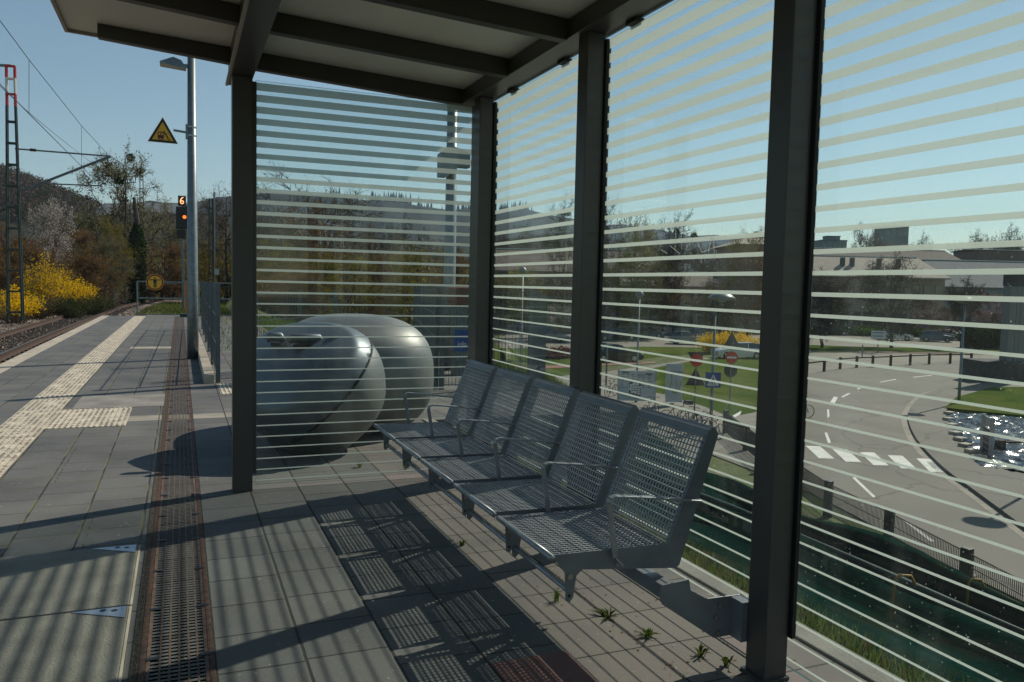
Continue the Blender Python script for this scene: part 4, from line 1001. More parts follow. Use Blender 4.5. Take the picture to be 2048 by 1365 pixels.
def place_tree(key,loc,H,Rr,label,group,rz,name='tree',cat='tree',mist=0):
    t=thing(name,label,cat,loc,group,rz); tm,cm,tips=MESH[key]
    for nm,me in (('trunk',tm),('crown',cm)):
        o=bpy.data.objects.new(nm,me); C.objects.link(o); o.parent=t; o.scale=(Rr/3.5,Rr/3.5,H/10)
    if mist:
        random.seed(mist)
        hi=[p for p,d in tips if p.z>5.5]
        for k in range(mist):
            p=random.choice(hi); q=B(); r=.055*H/2*random.uniform(.7,1.2); cc=Vector((p.x*Rr/3.5,p.y*Rr/3.5,p.z*H/10))
            for _ in range(170):
                v=Vector((random.gauss(0,1),random.gauss(0,1),random.gauss(0,1))).normalized()*r*random.random()**.4; leafq(q,cc+v,.16*r*1.6,0)
            o=q.out('mistletoe','ivy'); o.parent=t
    return t
def tree(px,top,Y,key,wpx,label,group='trees beyond the shelter',base=None,mist=0,name='tree'):
    p=GY(px,560,Y); zb=terr(p.x,Y) if base is None else base; zt=GY(px,top,Y).z; dd=Y/F.y*0+math.hypot(p.x,Y)
    dep=(Vector((p.x,Y,0))-Vector((0,0,0))).dot(Vector((F.x,F.y,0)).normalized())
    Rr=wpx/2*dep/FPX
    return place_tree(key,(p.x,Y,zb),zt-zb,Rr,label,group,(px*1.7)%6.28,name,'tree',mist)
GL='trees along the railway at left'
T_=[(250,293,76,'bud2',165,'tall tree with pale budding crown behind the overhead wire arm',5),(225,445,70,'olive1',80,'low olive tree in front of the tall budding tree',0),
(92,400,62,'white1',100,'white blossoming tree right of the lattice mast',0),(10,440,66,'orange1',110,'russet tree at the left edge behind the lattice mast',0),
(130,432,72,'brown1',150,'brown tree between the blossoming tree and the ivy trunk',0),(190,430,80,'olive2',120,'olive tree left of the ivy covered trunk',0),(60,480,56,'brown2',150,'dark brown thicket tree above the left forsythia',0),
(218,475,66,'bud1',90,'yellowish willow beside the ivy trunk',0),(165,500,60,'brown2',140,'dark thicket tree above the right forsythia',0),(325,470,84,'brown1',120,'brown leafed tree behind the round yellow sign',0),(350,440,105,'bud1',90,'pale tree behind the black signal',0),
(330,400,150,'bare2',90,'far bare tree left of the signal head',0),(300,540,82,'brown2',90,'dark bush tree under the ivy trunk right side',0),(345,560,88,'darkev',70,'dark evergreen bush right of the yellow sign',0),
(405,395,110,'bare2',90,'bare tree right of the left lamp post',0),(455,362,75,'bare2',120,'bare spreading tree touching the shelter post at left',0),(440,480,80,'olive1',90,'olive tree between the lamp post and the shelter post',0),(405,500,95,'bud1',70,'small willow right of the lamp post foot',0),
(20,520,50,'brown2',120,'dark scrub tree at the far left edge',0),(110,560,58,'darkev',120,'dark evergreen shrub below the forsythia flowers',0)]
for px,top,Y,key,wp,lab,ms in T_: tree(px,top,Y,key,wp,lab,GL,mist=ms)
GR='trees seen through the side pane'
T_=[(615,350,58,'bare2',250,'largest dark bare tree seen through the side pane',0),(600,420,52,'brown2',170,'dark brown tree under the largest bare tree',0),(520,400,75,'tw1',90,'bare tree at left edge of the side pane',0),(545,480,50,'olive1',110,'olive leafed tree low at the left of the side pane',0),
(680,430,62,'bare1',130,'slender bare tree in the middle of the side pane',0),(700,500,54,'olive2',130,'olive tree just above the bin',0),(745,445,66,'orange1',70,'narrow rust coloured tree left of pane middle',0),(760,500,70,'brown1',110,'brown tree beside the rust coloured one',0),
(820,500,56,'olive1',130,'bright olive tree right of pane middle',0),(860,470,80,'tw1',110,'bare tree behind the bright olive tree',0),(900,480,70,'brown2',90,'dark tree behind the second lamp column',0),(640,500,48,'olive2',120,'olive bush tree straight above the bin',0),(580,520,46,'brown1',130,'brown thicket tree left above the bin',0),
(560,445,90,'brown2',120,'dark far tree at left side of pane',0),(800,440,120,'tw2',90,'far pale tree below the conifer ridge',0)]
for px,top,Y,key,wp,lab,ms in T_: tree(px,top,Y,key,wp,lab,GR,mist=ms)
GB='trees around the street and car park'
T_=[(1125,405,86,'mist',90,'bare tree with mistletoe behind the second back post',7),(1210,412,92,'mist',80,'bare tree with mistletoe just right of the second back post',5),(1265,440,74,'olive1',120,'light olive tree left in the second back pane',2),(1240,520,70,'olive2',110,'lower olive tree left in the second back pane',0),
(1350,432,80,'mist',110,'dark bare tree full of mistletoe balls in the second back pane',12),(1405,488,120,'tw2',100,'round grey twiggy tree right of the mistletoe tree',0),(1330,520,86,'brown2',110,'dark tree below the mistletoe tree',0),(1500,470,95,'olive1',100,'olive tree under the pagoda roof',0),(1500,505,84,'red1',110,'red brown tree left of the nearest post',0),
(1440,560,88,'brown2',110,'dark brown tree above the yellow forsythia hedge',0),(1040,530,100,'olive2',130,'olive tree seen in the first back pane',0),(1110,610,84,'white1',100,'pale twiggy shrub tree behind the cars in the first back pane',0),(1000,560,110,'brown2',90,'dark tree at the left of the first back pane',0),
(1205,620,84,'white1',110,'pale flowering shrub behind the parked cars left',0),(1290,625,84,'white1',110,'pale flowering shrub behind the parked cars right',0),(1180,560,100,'tw1',90,'bare tree in front of the white facade',0),
(1650,545,104,'tw1',120,'bare dark tree in front of the beige roofed building, left',0),(1790,515,104,'tw2',140,'bare dark tree in front of the beige roofed building, right',0),(1725,456,230,'tw2',80,'far bare tree left of the tower block',0),(1870,590,96,'pink1',80,'pink blossoming tree left of the right street lamp',0),(1990,585,96,'pink1',110,'pink blossoming tree right of the right street lamp',0),
(1930,560,110,'tw1',90,'dark bare tree behind the right street lamp',0),(2010,460,190,'tw1',90,'far bare tree at the top right horizon',0),(1940,470,200,'tw2',80,'far bare tree above the grey hall roof',0),(1840,475,240,'tw1',60,'far small bare tree right of the tower block',0),(1400,520,150,'brown1',140,'far brown tree mass behind the grey twiggy tree',0),(1310,475,200,'tw1',120,'far bare tree on the hill foot',0),(1560,480,200,'brown1',100,'far brown tree behind the nearest post',0),(1040,455,220,'tw1',150,'far bare tree below the blue ridge',0)]
for px,top,Y,key,wp,lab,ms in T_:
    if Y<130:
        if px>=1560: Y=G(px,696 if key[:2]=='tw' else 680,S).y
        elif px>1180: Y=max(Y,88)
    tree(px,top,Y,key,wp,lab,GB,mist=ms)
# ivy covered trunk
p=GY(272,580,72); t=thing('ivy_trunk','thick dark ivy column around a trunk beside the slim lattice mast','ivy',(p.x,72,terr(p.x,72)))
zb=terr(p.x,72); zt=GY(272,440,72).z; q=B(); q.tube([(p.x,72,zb),(p.x+.1,72,zt),(GY(268,400,72).x,72,GY(268,395,72).z)],[.3,.22,.1],8); q.out('trunk','bark',t)
random.seed(8); q=B()
for _ in range(3800):
    f=random.random(); r=(.75 if f<.72 else .75*(1-f)/.28+.1)*random.random()**.5; a=random.uniform(0,6.28); leafq(q,Vector((p.x+.1*f+r*math.cos(a),72+r*math.sin(a),zb+(zt-zb)*f)),.10)
q.out('ivy_leaves','ivy',t)
# shrubs
def shrub(q,x,y,z,h,w,n,lf,lfs,mst=0,ml=1,low=.25,droop=.5):
    for _ in range(n):
        a=random.uniform(0,6.283); r=random.random()**.7; d=Vector((math.cos(a)*r*w,math.sin(a)*r*w,0)); b0=Vector((x,y,z))+d*.35; hh=h*random.uniform(.6,1.08)*(1-.35*r)
        m1=b0+d*.4+Vector((0,0,hh*.6)); m2=b0+d*.75+Vector((0,0,hh)); 
        ribbon(q,b0,m1,.012*h*.4,mst); ribbon(q,m1,m2,.008*h*.4,mst)
        for _ in range(lf):
            f=random.uniform(low,1.0); p=b0.lerp(m1,f*2) if f<.5 else m1.lerp(m2,f*2-1); leafq(q,p+Vector((random.gauss(0,1),random.gauss(0,1),random.gauss(0,1)))*lfs*1.2,lfs*random.uniform(.6,1.3),ml)
def shrubthing(name,label,cat,px,Y,h,w,n,lf,lfs,mats,group=None,base=None,low=.25,seed=1):
    random.seed(seed); p=GY(px,560,Y); z=terr(p.x,Y) if base is None else base
    t=thing(name,label,cat,(p.x,Y,z),group); q=B(); shrub(q,p.x,Y,z,h,w,n,lf,lfs,low=low); q2=B(); q3=B()
    for f,m,k in zip([f for f in q.f],q.mi,range(len(q.mi))):
        (q2 if m==0 else q3).add([q.v[i] for i in f],[tuple(range(len(f)))],0)
    q2.out('stems',mats[0],t); q3.out('leaves',mats[1],t); return t
for (px,Y,h,w,lab,sd) in ((88,48,3.4,1.2,'bright yellow forsythia, tallest clump beside the lattice mast',1),(120,50,2.7,1.2,'bright yellow forsythia, middle clump',2),(160,52,2.1,1.0,'bright yellow forsythia, lowest clump at the right',3),(30,41,1.7,1.1,'small yellow forsythia behind the lattice mast foot',4)):
    shrubthing('forsythia',lab,'shrub',px,Y,h,w,230,14,.045,('twig','forsythia'),'forsythia shrubs left of the track',seed=sd,low=.35)
for i,(px,Y,h,w,mm,lab) in enumerate(((140,45.5,1.3,1.3,'hedgeleaf','dark green bush in front of the forsythia'),(190,50,1.3,1.2,'hedgeleaf','low green bush right of the forsythia'),(-5,44,1.5,1.6,'drygrass','dry brown brush at the left edge nearest the camera'),(62,45,1.3,1.5,'drygrass','dry brown brush below the forsythia'),(-60,36,1.3,1.4,'drygrass','dry brush cut by the left edge of the picture'),(200,60,1.7,2,'drygrass','dry brush before the bridge railing'))):
    shrubthing('bush',lab,'shrub',px,Y,h,w,260,9,.05,('twig',mm),'scrub beside the track',seed=20+i,low=.1)
for i,(px,lab) in enumerate(((1462,'left part'),(1490,'middle part'),(1520,'right part'))):
    p=G(px,712,S); random.seed(40+i)
    t=thing('forsythia','yellow forsythia hedge behind the silver estate car, '+lab,'shrub',(p.x,p.y+3,S),'forsythia hedge by the car park'); q=B(); shrub(q,p.x,p.y+3,S,2.3,1.9,230,16,.09,low=.1,mst=0,ml=1); q.out('flowers',['twig','forsythia'],t)
for i,(px,py,h,w,lab) in enumerate(((1735,672,1.6,4,'bright green bush row behind the parked cars, left clump'),(1775,672,1.5,3,'bright green bush row behind the parked cars, second clump'),(1820,673,1.6,3,'bright green bush row behind the parked cars, third clump'),(1860,674,2.2,2.4,'bright green bush left of the right street lamp'),(1640,668,1.0,3,'low yellow green bush before the beige building'))):
    p=G(px,py,S); random.seed(60+i); t=thing('bush',lab,'shrub',(p.x,p.y,S),'green bushes by the car park'); q=B(); shrub(q,p.x,p.y,S,h,w,160,18,.16,low=.0); q.out('leaves',['twigd','greenleaf'],t)
for i,px in enumerate((1945,1965,1985,2005,2025)):
    p=G(px,697,S); random.seed(80+i); t=thing('hedge_bush','dark hedge bush in the row under the pink blossoming tree, '+('first from the lamp','second from the lamp','third from the lamp','fourth from the lamp','last, beside the pillar')[i],'hedge',(p.x,p.y,S),'dark hedge row at the right'); q=B(); shrub(q,p.x,p.y,S,3.2,1.9,150,22,.14,low=.0); q.out('leaves',['twigd','hedgeleaf'],t)
for i,(px,py,lab) in enumerate(((1100,717,'brown heather bush before the parked car in the first back pane'),(1130,715,'brown heather bush beside the second back post'))):
    p=G(px,py,S); random.seed(90+i); t=thing('bush',lab,'shrub',(p.x,p.y,S),'heather bushes'); q=B(); shrub(q,p.x,p.y,S,.8,1.6,120,14,.12,low=.0); q.out('leaves',['twigd','redleaf'],t)
# grass stuff: slope, verges
def grassfield(name,N,fn,h,w,mats,label):
    q=B(); random.seed(len(name)*7)
    for _ in range(N):
        r=fn()
        if r is None: continue
        x,y,z,s=r; a=random.uniform(0,3.14); c,d=math.cos(a)*w*s,math.sin(a)*w*s; hh=h*s*random.uniform(.5,1.3); lx,ly=random.gauss(0,.3)*hh,random.gauss(0,.3)*hh
        q.add([(x-c,y-d,z-.02),(x+c,y+d,z-.02),(x+lx,y+ly,z+hh)],[(0,1,2)],0 if random.random()<.65 else 1)
    stuff(q.out(name,mats),label,'grass')
def f1():
    y=random.uniform(-1,16); e=edge(y); x=e+.03+random.random()**1.6*.75; return x,y,terr(x,y),random.uniform(.6,1.3)
grassfield('slope_grass',26000,f1,.10,.006,['grassblade','drygrass'],'rough grass on the slope beside the concrete kerb')
def f2():
    y=random.uniform(10,90); x=trackx(y)-4.2-random.random()**.8*9; return x,y,terr(x,y),random.uniform(.4,1.2)*(1+y/90)
grassfield('trackside_grass',26000,f2,.16,.012,['grassblade','drygrass'],'rough dry grass along the left of the railway')
def f3():
    y=random.uniform(34.5,75); x=trackx(y)+random.uniform(2.2,7.5); return x,y,terr(x,y),random.uniform(.6,1.3)*(1+y/80)
grassfield('embankment_grass',12000,f3,.10,.012,['grassblade','drygrass'],'short grass beyond the end of the platform')
def f4():
    y=random.uniform(12.5,34); x=random.uniform(.7,9); 
    if y<17.2 and x<5.5: return None
    return x,y,terr(x,y),random.uniform(.6,1.4)
grassfield('bank_grass',20000,f4,.16,.012,['grassblade','greenleaf'],'green grass on the bank right of the platform fence')
# ================================================================== hills
def hill(name,pts,Y,depth,m,zb=-8,rough=6,sub=8):
    P=[]
    for (a,b_),(c,d_) in zip(pts,pts[1:]):
        for k in range(sub): P.append((a+(c-a)*k/sub,b_+(d_-b_)*k/sub))
    P.append(pts[-1]); q=B(); K=10; vs=[]
    for i,(px,py) in enumerate(P):
        p=GY(px,py,Y); ht=p.z-zb
        for k in range(K):
            f=k/(K-1); prof=math.sin(f*math.pi/2)**.9
            yy=Y-depth+depth*f; x=p.x*(yy/Y)*1.0
            vs.append((x,yy,zb+ht*prof+(noise.noise(Vector((x*.01,yy*.01,1)))*rough*(1-f) if k else 0)))
        vs.append((p.x*1.3,Y*1.3,zb))
    K+=1
    q.add(vs,[(i*K+k,(i+1)*K+k,(i+1)*K+k+1,i*K+k+1) for i in range(len(P)-1) for k in range(K-1)])
    return struct(q.out(name,m,smooth=True)),P
hill('hills',[(-250,340),(-60,360),(0,372),(50,388),(110,408),(160,426),(200,440),(240,490),(260,560)],520,330,'hillwood')
hill('hills',[(100,470),(180,440),(235,418),(300,408),(345,414),(400,428),(480,440),(560,470),(640,520)],420,200,'hillwood')
hill('hills',[(200,500),(330,430),(430,405),(500,398),(545,392),(600,398),(680,402),(740,410),(800,412),(850,420),(900,428),(935,425),(975,432),(1000,430),(1050,426),(1100,437),(1150,446),(1200,470),(1260,500)],1500,700,'hillwood',rough=20)
hill('hills',[(1120,500),(1190,458),(1240,453),(1290,459),(1340,468),(1380,476),(1430,474),(1480,478),(1540,490),(1600,487),(1640,492),(1700,510),(1800,530)],2300,900,'hillwood',rough=20)
# wood on the near left hill + conifers on the ridge (far off, nobody could count them)
def hillz(pts,Y,depth,px,f,zb=-8):
    for (a,b_),(c,d_) in zip(pts,pts[1:]):
        if a<=px<=c:
            py=b_+(d_-b_)*(px-a)/(c-a); p=GY(px,py,Y); yy=Y-depth+depth*f; return Vector((p.x*(yy/Y),yy,zb+(p.z-zb)*math.sin(f*math.pi/2)**.9))
q=B(); random.seed(77)
hp=[(-250,340),(-60,360),(0,372),(50,388),(110,408),(160,426),(200,440),(240,490),(260,560)]
for _ in range(2200):
    px=random.uniform(-120,250); f=random.uniform(.25,1.0); p=hillz(hp,520,330,px,f)
    if p is None: continue
    h=random.uniform(3.5,7); r=h*.36
    m=random.choice((0,0,1,2))
    for _ in range(26):
        v=Vector((random.gauss(0,.5)*r,random.gauss(0,.5)*r,h*random.uniform(.3,1.05))); leafq(q,p+v,random.uniform(.3,.6),m)
    ribbon(q,p,p+Vector((0,0,h*.9)),.10,3)
stuff(q.out('hillside_wood',['twigd','twig','hedgeleaf','twigd']),'bare brown wood covering the near hill at the left','wood')
q=B(); hp=[(200,500),(330,430),(430,405),(500,398),(545,392),(600,398),(680,402),(740,410),(800,412),(850,420),(900,428),(935,425),(975,432),(1000,430),(1050,426),(1100,437),(1150,446),(1200,470),(1260,500)]
for _ in range(230):
    px=random.choice((random.gauss(800,28),random.gauss(760,18),random.gauss(950,22),random.gauss(1020,20),random.uniform(640,1080))); p=hillz(hp,1500,700,px,random.uniform(.96,1.0))
    h=random.uniform(7,24); 
    for k in range(4):
        z0=h*(.05+.22*k); r=h*.16*(1-.22*k); q.add([p+Vector((r*math.cos(a),r*math.sin(a),z0)) for a in (0,1.57,3.14,4.71)]+[p+Vector((0,0,z0+h*.38))],[(0,1,4),(1,2,4),(2,3,4),(3,0,4)])
stuff(q.out('ridge_conifers','needle'),'dark conifers along the far blue ridge','wood')
# dense low wood behind tree line, one far mass each side
def woodmass(name,x0px,x1px,Y,top,N,mats,label,seed,ls=.5):
    q=B(); random.seed(seed)
    for _ in range(N):
        px=random.uniform(x0px,x1px); y=Y+random.uniform(-.12,.12)*Y; tp=top+random.uniform(0,30)+18*noise.noise(Vector((px*.02,seed,0))); p=GY(px,560,y); z0=terr(p.x,y); z1=GY(px,tp,y).z
        m=random.choice((0,0,1,1,2)); e=Vector((p.x+random.gauss(0,.6),y,z1)); ribbon(q,Vector((p.x,y,z0)),e,.05,3)
        for _ in range(46):
            f=random.random()**.8; leafq(q,Vector((p.x+random.gauss(0,1.3),y+random.gauss(0,1.3),z0+(z1-z0)*f)),ls*random.uniform(.25,.8),m)
    stuff(q.out(name,mats),label,'wood')
woodmass('railway_thicket',-40,480,98,505,520,['brownleaf','olive','twig','twigd'],'dense brown thicket filling the ground behind the railway trees',3,.34)
woodmass('bank_thicket',500,960,82,500,560,['olive','brownleaf','hedgeleaf','twigd'],'dense olive thicket behind the trees in the side pane',4,.30)
woodmass('town_thicket',960,1560,118,560,420,['brownleaf','olive','twigd','twigd'],'dark thicket behind the car park',5,.42)
# ================================================================== street lamps, signs
def streetlamp(label,px,pyb,pyt,r=.07,dome=.62,dx=0):
    P=G(px,pyb,S); zt=ZAT(px,pyt,P); t=thing('street_lamp',label,'street lamp',(P.x,P.y,S),'round headed street lamps')
    B().tube([(P.x,P.y,S-.1),(P.x,P.y,S+1.2),(P.x,P.y,zt-.25)],[r,r*.9,r*.6],10).out('pole','galv',t,smooth=True)
    q=B(); ax=RV.x*dx;ay=RV.y*dx; n=20
    prof=[(.06,-.22),(.10,-.20),(dome,-.05),(dome*.98,0),(dome*.7,.13),(dome*.35,.20),(.05,.22)]
    vs=[(P.x+ax+rr*math.cos(2*math.pi*k/n),P.y+ay+rr*math.sin(2*math.pi*k/n),zt-.1+z) for rr,z in prof for k in range(n)]
    q.add(vs,[(i*n+k,i*n+(k+1)%n,(i+1)*n+(k+1)%n,(i+1)*n+k) for i in range(len(prof)-1) for k in range(n)]); q.out('lamp_head','lamphead',t,smooth=True)
    return t,P
streetlamp('dark street lamp with round head standing on the lawn above the pond',1917,812,597,.09,.55)
tl,PLm=streetlamp('street lamp whose pole carries the pedestrian crossing sign',1421,862,590,.085,.60,.25)
streetlamp('slim street lamp standing before the white notice board',1272,806,585,.07,.24)
streetlamp('street lamp seen in the first back pane over the beige building',1040,790,538,.07,.25)
P=G(1962,1052,S)+Vector((7.0,2.7,0)); t=thing('street_lamp','street lamp just outside the right edge, its round head peeking in above the pillar','street lamp',(P.x,P.y,S),'round headed street lamps')
B().tube([(P.x,P.y,S-.1),(P.x,P.y,S+1.2),(P.x,P.y,1.4)],[.08,.07,.05],10).out('pole','galv',t,smooth=True)
q=B(); n=20; prof=[(.06,-.12),(.10,-.10),(.55,.05),(.54,.10),(.38,.22),(.2,.29),(.05,.31)]
q.add([(P.x+rr*math.cos(2*math.pi*k/n),P.y+rr*math.sin(2*math.pi*k/n),1.35+z) for rr,z in prof for k in range(n)],[(i*n+k,i*n+(k+1)%n,(i+1)*n+(k+1)%n,(i+1)*n+k) for i in range(len(prof)-1) for k in range(n)]); q.out('lamp_head','lamphead',t,smooth=True)
FD=Vector((-F.x,-F.y,0)).normalized()
def local(P,zc,fd=FD):  # upright frame facing the platform
    z=Vector(fd).normalized(); x=Vector((0,0,1)).cross(z); m=Matrix((x,Vector((0,0,1)),z)).transposed().to_4x4(); m.translation=Vector((P.x,P.y,zc)); return m
def xf(q,m): q.v=[tuple(m@Vector(v)) for v in q.v]; return q
def fl2(q,pts,z,m=0): q.add([(x,y,z) for x,y in pts],[tuple(range(len(pts)))],m)
def nosign(label,px,py,r,pb,backs):
    P=G(pb[0],pb[1],S); zc=ZAT(px,py,P); t=thing('no_entry_sign',label,'sign',(P.x,P.y,S),'no entry signs'); m=local(P,zc)
    zt=zc+r*.9
    B().tube([(P.x,P.y,S-.1),(P.x,P.y,zt)],.035,8).out('pole','galv',t)
    off=RV*((px-pb[0])/FPX*0)
    q=B(); q.tube([(0,0,.05),(0,0,.065)],r,32); xf(q,m).out('disc','red',t)
    q=B(); fl2(q,[(-r*.75,-r*.16),(r*.75,-r*.16),(r*.75,r*.16),(-r*.75,r*.16)],.068); xf(q,m).out('white_bar','white',t)
    for kind,dz in backs:
        z2=zc+dz; m2=local(P,z2); q=B()
        if kind=='tri': q.prism([(-.48,-.36),(.48,-.36),(0,.48)],'z',-.06,-.045)
        elif kind=='trid': q.prism([(-.42,.34),(0,-.40),(.42,.34)],'z',-.06,-.045)
        else: q.tube([(0,0,-.06),(0,0,-.045)],.34,24)
        xf(q,m2).out('sign_back','signback',t)
nosign('red no entry sign with a dark triangle back below, left one',1394,721,.31,(1388,842),[('tri',-.86),('trid',.05)])
nosign('red no entry sign with a dark disc back below, right one',1456,715,.31,(1458,832),[('disc',-.66),('tri',.80)])
# pedestrian crossing sign on the lamp pole
zc=ZAT(1424,760,PLm); m=local(PLm,zc); a=.34
t=thing('crossing_sign','square blue pedestrian crossing sign with white triangle on the street lamp pole','sign',(PLm.x,PLm.y,zc))
q=B(); q.box(-a,a,-a,a,.10,.115); xf(q,m).out('panel','blue',t)
q=B(); fl2(q,[(-.27,-.24),(.27,-.24),(0,.25)],.118); xf(q,m).out('white_triangle','white',t)
q=B()
def st2(q,pts,w,z):
    for (a_,c_) in zip(pts,pts[1:]):
        a_=Vector(a_);c_=Vector(c_);d=(c_-a_).normalized();n=Vector((-d.y,d.x))*w/2; fl2(q,[tuple(a_-n),tuple(c_-n),tuple(c_+n),tuple(a_+n)],z)
st2(q,[(-.01,.10),(.0,0),(-.06,-.12)],.05,.120); st2(q,[(0,0),(.07,-.12)],.03,.120); st2(q,[(-.07,.02),(.0,.06),(.06,.0)],.022,.120)
for k in range(5): fl2(q,[(-.20+k*.085,-.215),(-.165+k*.085,-.215),(-.14+k*.07,-.14),(-.165+k*.07,-.14)],.1205)
q.disc((0,.135,.120),(0,0,1),.026,10); xf(q,m).out('walker_pictogram','black',t)
# notice boards
P=G(1272,815,S); m=local(P,S); hw=.5*(1311-1240)/FPX*P.dot(F)*1.0; zt=ZAT(1275,742,P)-S
t=thing('notice_board','wide white notice board with a speech bubble poster beside the bicycles','notice board',(P.x,P.y,S))
q=B(); q.box(-hw,hw,.55 if False else .35,zt,-.04,.04); xf(q,m).out('panel','board',t)
for sx in(-1,1): q=B(); q.box(sx*(hw+.04)-.04,sx*(hw+.04)+.04,-.1,zt+.05,-.05,.05); xf(q,m).out('post','plate',t)
q=B(); fl2(q,[(-hw*.42,.5),(hw*.22,.5),(hw*.22,zt*.70),(-hw*.42,zt*.70)],.043); po=xf(q,m).out('poster',mat('poster_violet',(.07,.065,.12),.6),t)
q=B(); n=28; cx_,cy_=-hw*.10,zt*.53; fl2(q,[(cx_+(hw*.31+.05*math.sin(8*2*math.pi*k/n))*math.cos(2*math.pi*k/n),cy_+(zt*.15+.04*math.sin(8*2*math.pi*k/n))*math.sin(2*math.pi*k/n)) for k in range(n)],.046); q.disc((hw*.12,zt*.38,.046),(0,0,1),.07,12)
fl2(q,[(-hw*.38,.52),(hw*.0,.52),(hw*.05,zt*.30),(-hw*.38,zt*.34)],.046); xf(q,m).out('speech_bubble','white',po)
q=B()
for k,(l,w_0) in enumerate(((0,.30),(1,.36),(2,.33))):
    x=-w_0/2
    random.seed(k+3)
    while x<w_0/2:
        ww=random.uniform(.05,.12); fl2(q,[(cx_+x*1.1,cy_+.09-.12*l),(cx_+(x+ww)*1.1,cy_+.09-.12*l),(cx_+(x+ww)*1.1,cy_+.135-.12*l),(cx_+x*1.1,cy_+.135-.12*l)],.048); x+=ww+.02
xf(q,m).out('poster_lettering','black',po)
q=B()
random.seed(9)
for (x0,y0) in ((-hw*.85,zt*.93),(hw*.45,zt*.90)): fl2(q,[(x0,y0),(x0+hw*.4,y0),(x0+hw*.4,y0+.07),(x0,y0+.07)],.043)
for r_ in range(7):
    for c_ in range(6):
        x0=-hw*.9+c_*hw*.3; y0=zt*.88-r_*.11; ww=random.uniform(.1,.3)*hw
        fl2(q,[(x0,y0),(x0+ww,y0),(x0+ww,y0+.03),(x0,y0+.03)],.0428)
xf(q,m).out('printed_lines','signback',t)
P=G(1347,812,S); m=local(P,S); zt=ZAT(1350,728,P)-S; hw=.5*(1364-1330)/FPX*P.dot(F)
t=thing('glass_map_board','tall narrow translucent map board with green and yellow map lines','notice board',(P.x,P.y,S))
q=B(); q.box(-hw,hw,.2,zt,-.03,.03); xf(q,m).out('panel','board',t)
q=B(); q.box(-hw,hw,zt*.80,zt*.815,.031,.036); xf(q,m).out('dark_line','black',t)
q=B(); st2(q,[(-hw*.4,zt*.75),(-hw*.3,zt*.6),(-hw*.5,zt*.45),(-hw*.1,zt*.3),(hw*.5,zt*.35),(hw*.8,zt*.6)],.05,.034); st2(q,[(hw*.1,zt*.7),(hw*.3,zt*.5),(hw*.1,zt*.25)],.03,.035); xf(q,m).out('map_lines',mat('map_green',(.30,.36,.06),.6),t)
# info stele by the pond seen almost edge on
P=G(1964,903,S+.1); Q=G(1981,914,S+.1); t=thing('pond_sign','two post information sign with dark panel standing at the pond','sign',(P.x,P.y,S)); zt=ZAT(1968,828,P)
D=Vector((Q.x-P.x,Q.y-P.y,0))
for f in (0,1): c=Vector((P.x,P.y,0))+D*f; B().box(c.x-.06,c.x+.06,c.y-.06,c.y+.06,S,zt).out('post','plate',t)
nrm=Vector((-D.y,D.x,0)).normalized()*.02
for nm,z0,z1,mm in (('header_panel',zt-.42,zt-.05,'plate'),('panel',zt-1.45,zt-.5,'signback')):
    q=B(); a_=Vector((P.x,P.y,0))+D*.05;c_=Vector((P.x,P.y,0))+D*.95; q.bar(Vector((a_.x,a_.y,(z0+z1)/2)),Vector((c_.x,c_.y,(z0+z1)/2)),.03,z1-z0); q.out(nm,mm,t)
q=B()
for k in range(4):
    z=zt-.62-.22*k
    a_=Vector((P.x,P.y,0))+D*.08;c_=Vector((P.x,P.y,0))+D*.92
    q.bar(Vector((a_.x,a_.y,z)),Vector((c_.x,c_.y,z)),.034,.03)
q.out('panel_lines','plate',t)
# road sign boards far right
for (x0,y0,x1,y1,yb,Yd,nm,lab,m_) in ((1740,662,1770,678,706,0,'direction_sign','grey direction sign with small arrows before the parked cars','board'),(1832,648,1855,656,676,0,'car_park_sign','small blue sign beside the bushes by the parked cars','blue')):
    P=G((x0+x1)/2,yb,S); t=thing(nm,lab,'sign',(P.x,P.y,S)); zt=ZAT((x0+x1)/2,y0,P); zb=ZAT((x0+x1)/2,y1,P); m=local(P,0); hw=.5*(x1-x0)/FPX*P.dot(F)
    q=B(); q.box(-hw,hw,zb,zt,.0,.05); pn=xf(q,m).out('panel',m_,t)
    q=B(); q.box(-.05,.05,S,zb,-.02,.03); xf(q,m).out('post','galv',t)
    if m_=='board':
        q=B()
        for k in range(3): fl2(q,[(-hw*.6,zt-.25-.35*k),(hw*.6,zt-.25-.35*k),(hw*.6,zt-.17-.35*k),(-hw*.6,zt-.17-.35*k)],.053); fl2(q,[(-hw*.85,zt-.21-.35*k),(-hw*.72,zt-.28-.35*k),(-hw*.72,zt-.14-.35*k)],.053)
        xf(q,m).out('printed_lines','black',pn)
# thin posts in the first and second pane
for i,(px,y0,y1,lab) in enumerate(((1212,690,772,'grey bollard post left of the notice board, nearer one'),(1197,640,745,'thin post beside the dark car, farther one'),(1724,690,716,'thin sign post behind the wooden fence'))):
    P=G(px,y1,S); t=thing('bollard',lab,'post',(P.x,P.y,S),'thin street posts'); B().tube([(P.x,P.y,S-.1),(P.x,P.y,ZAT(px,y0,P))],.06,8).out('pole','galv',t)
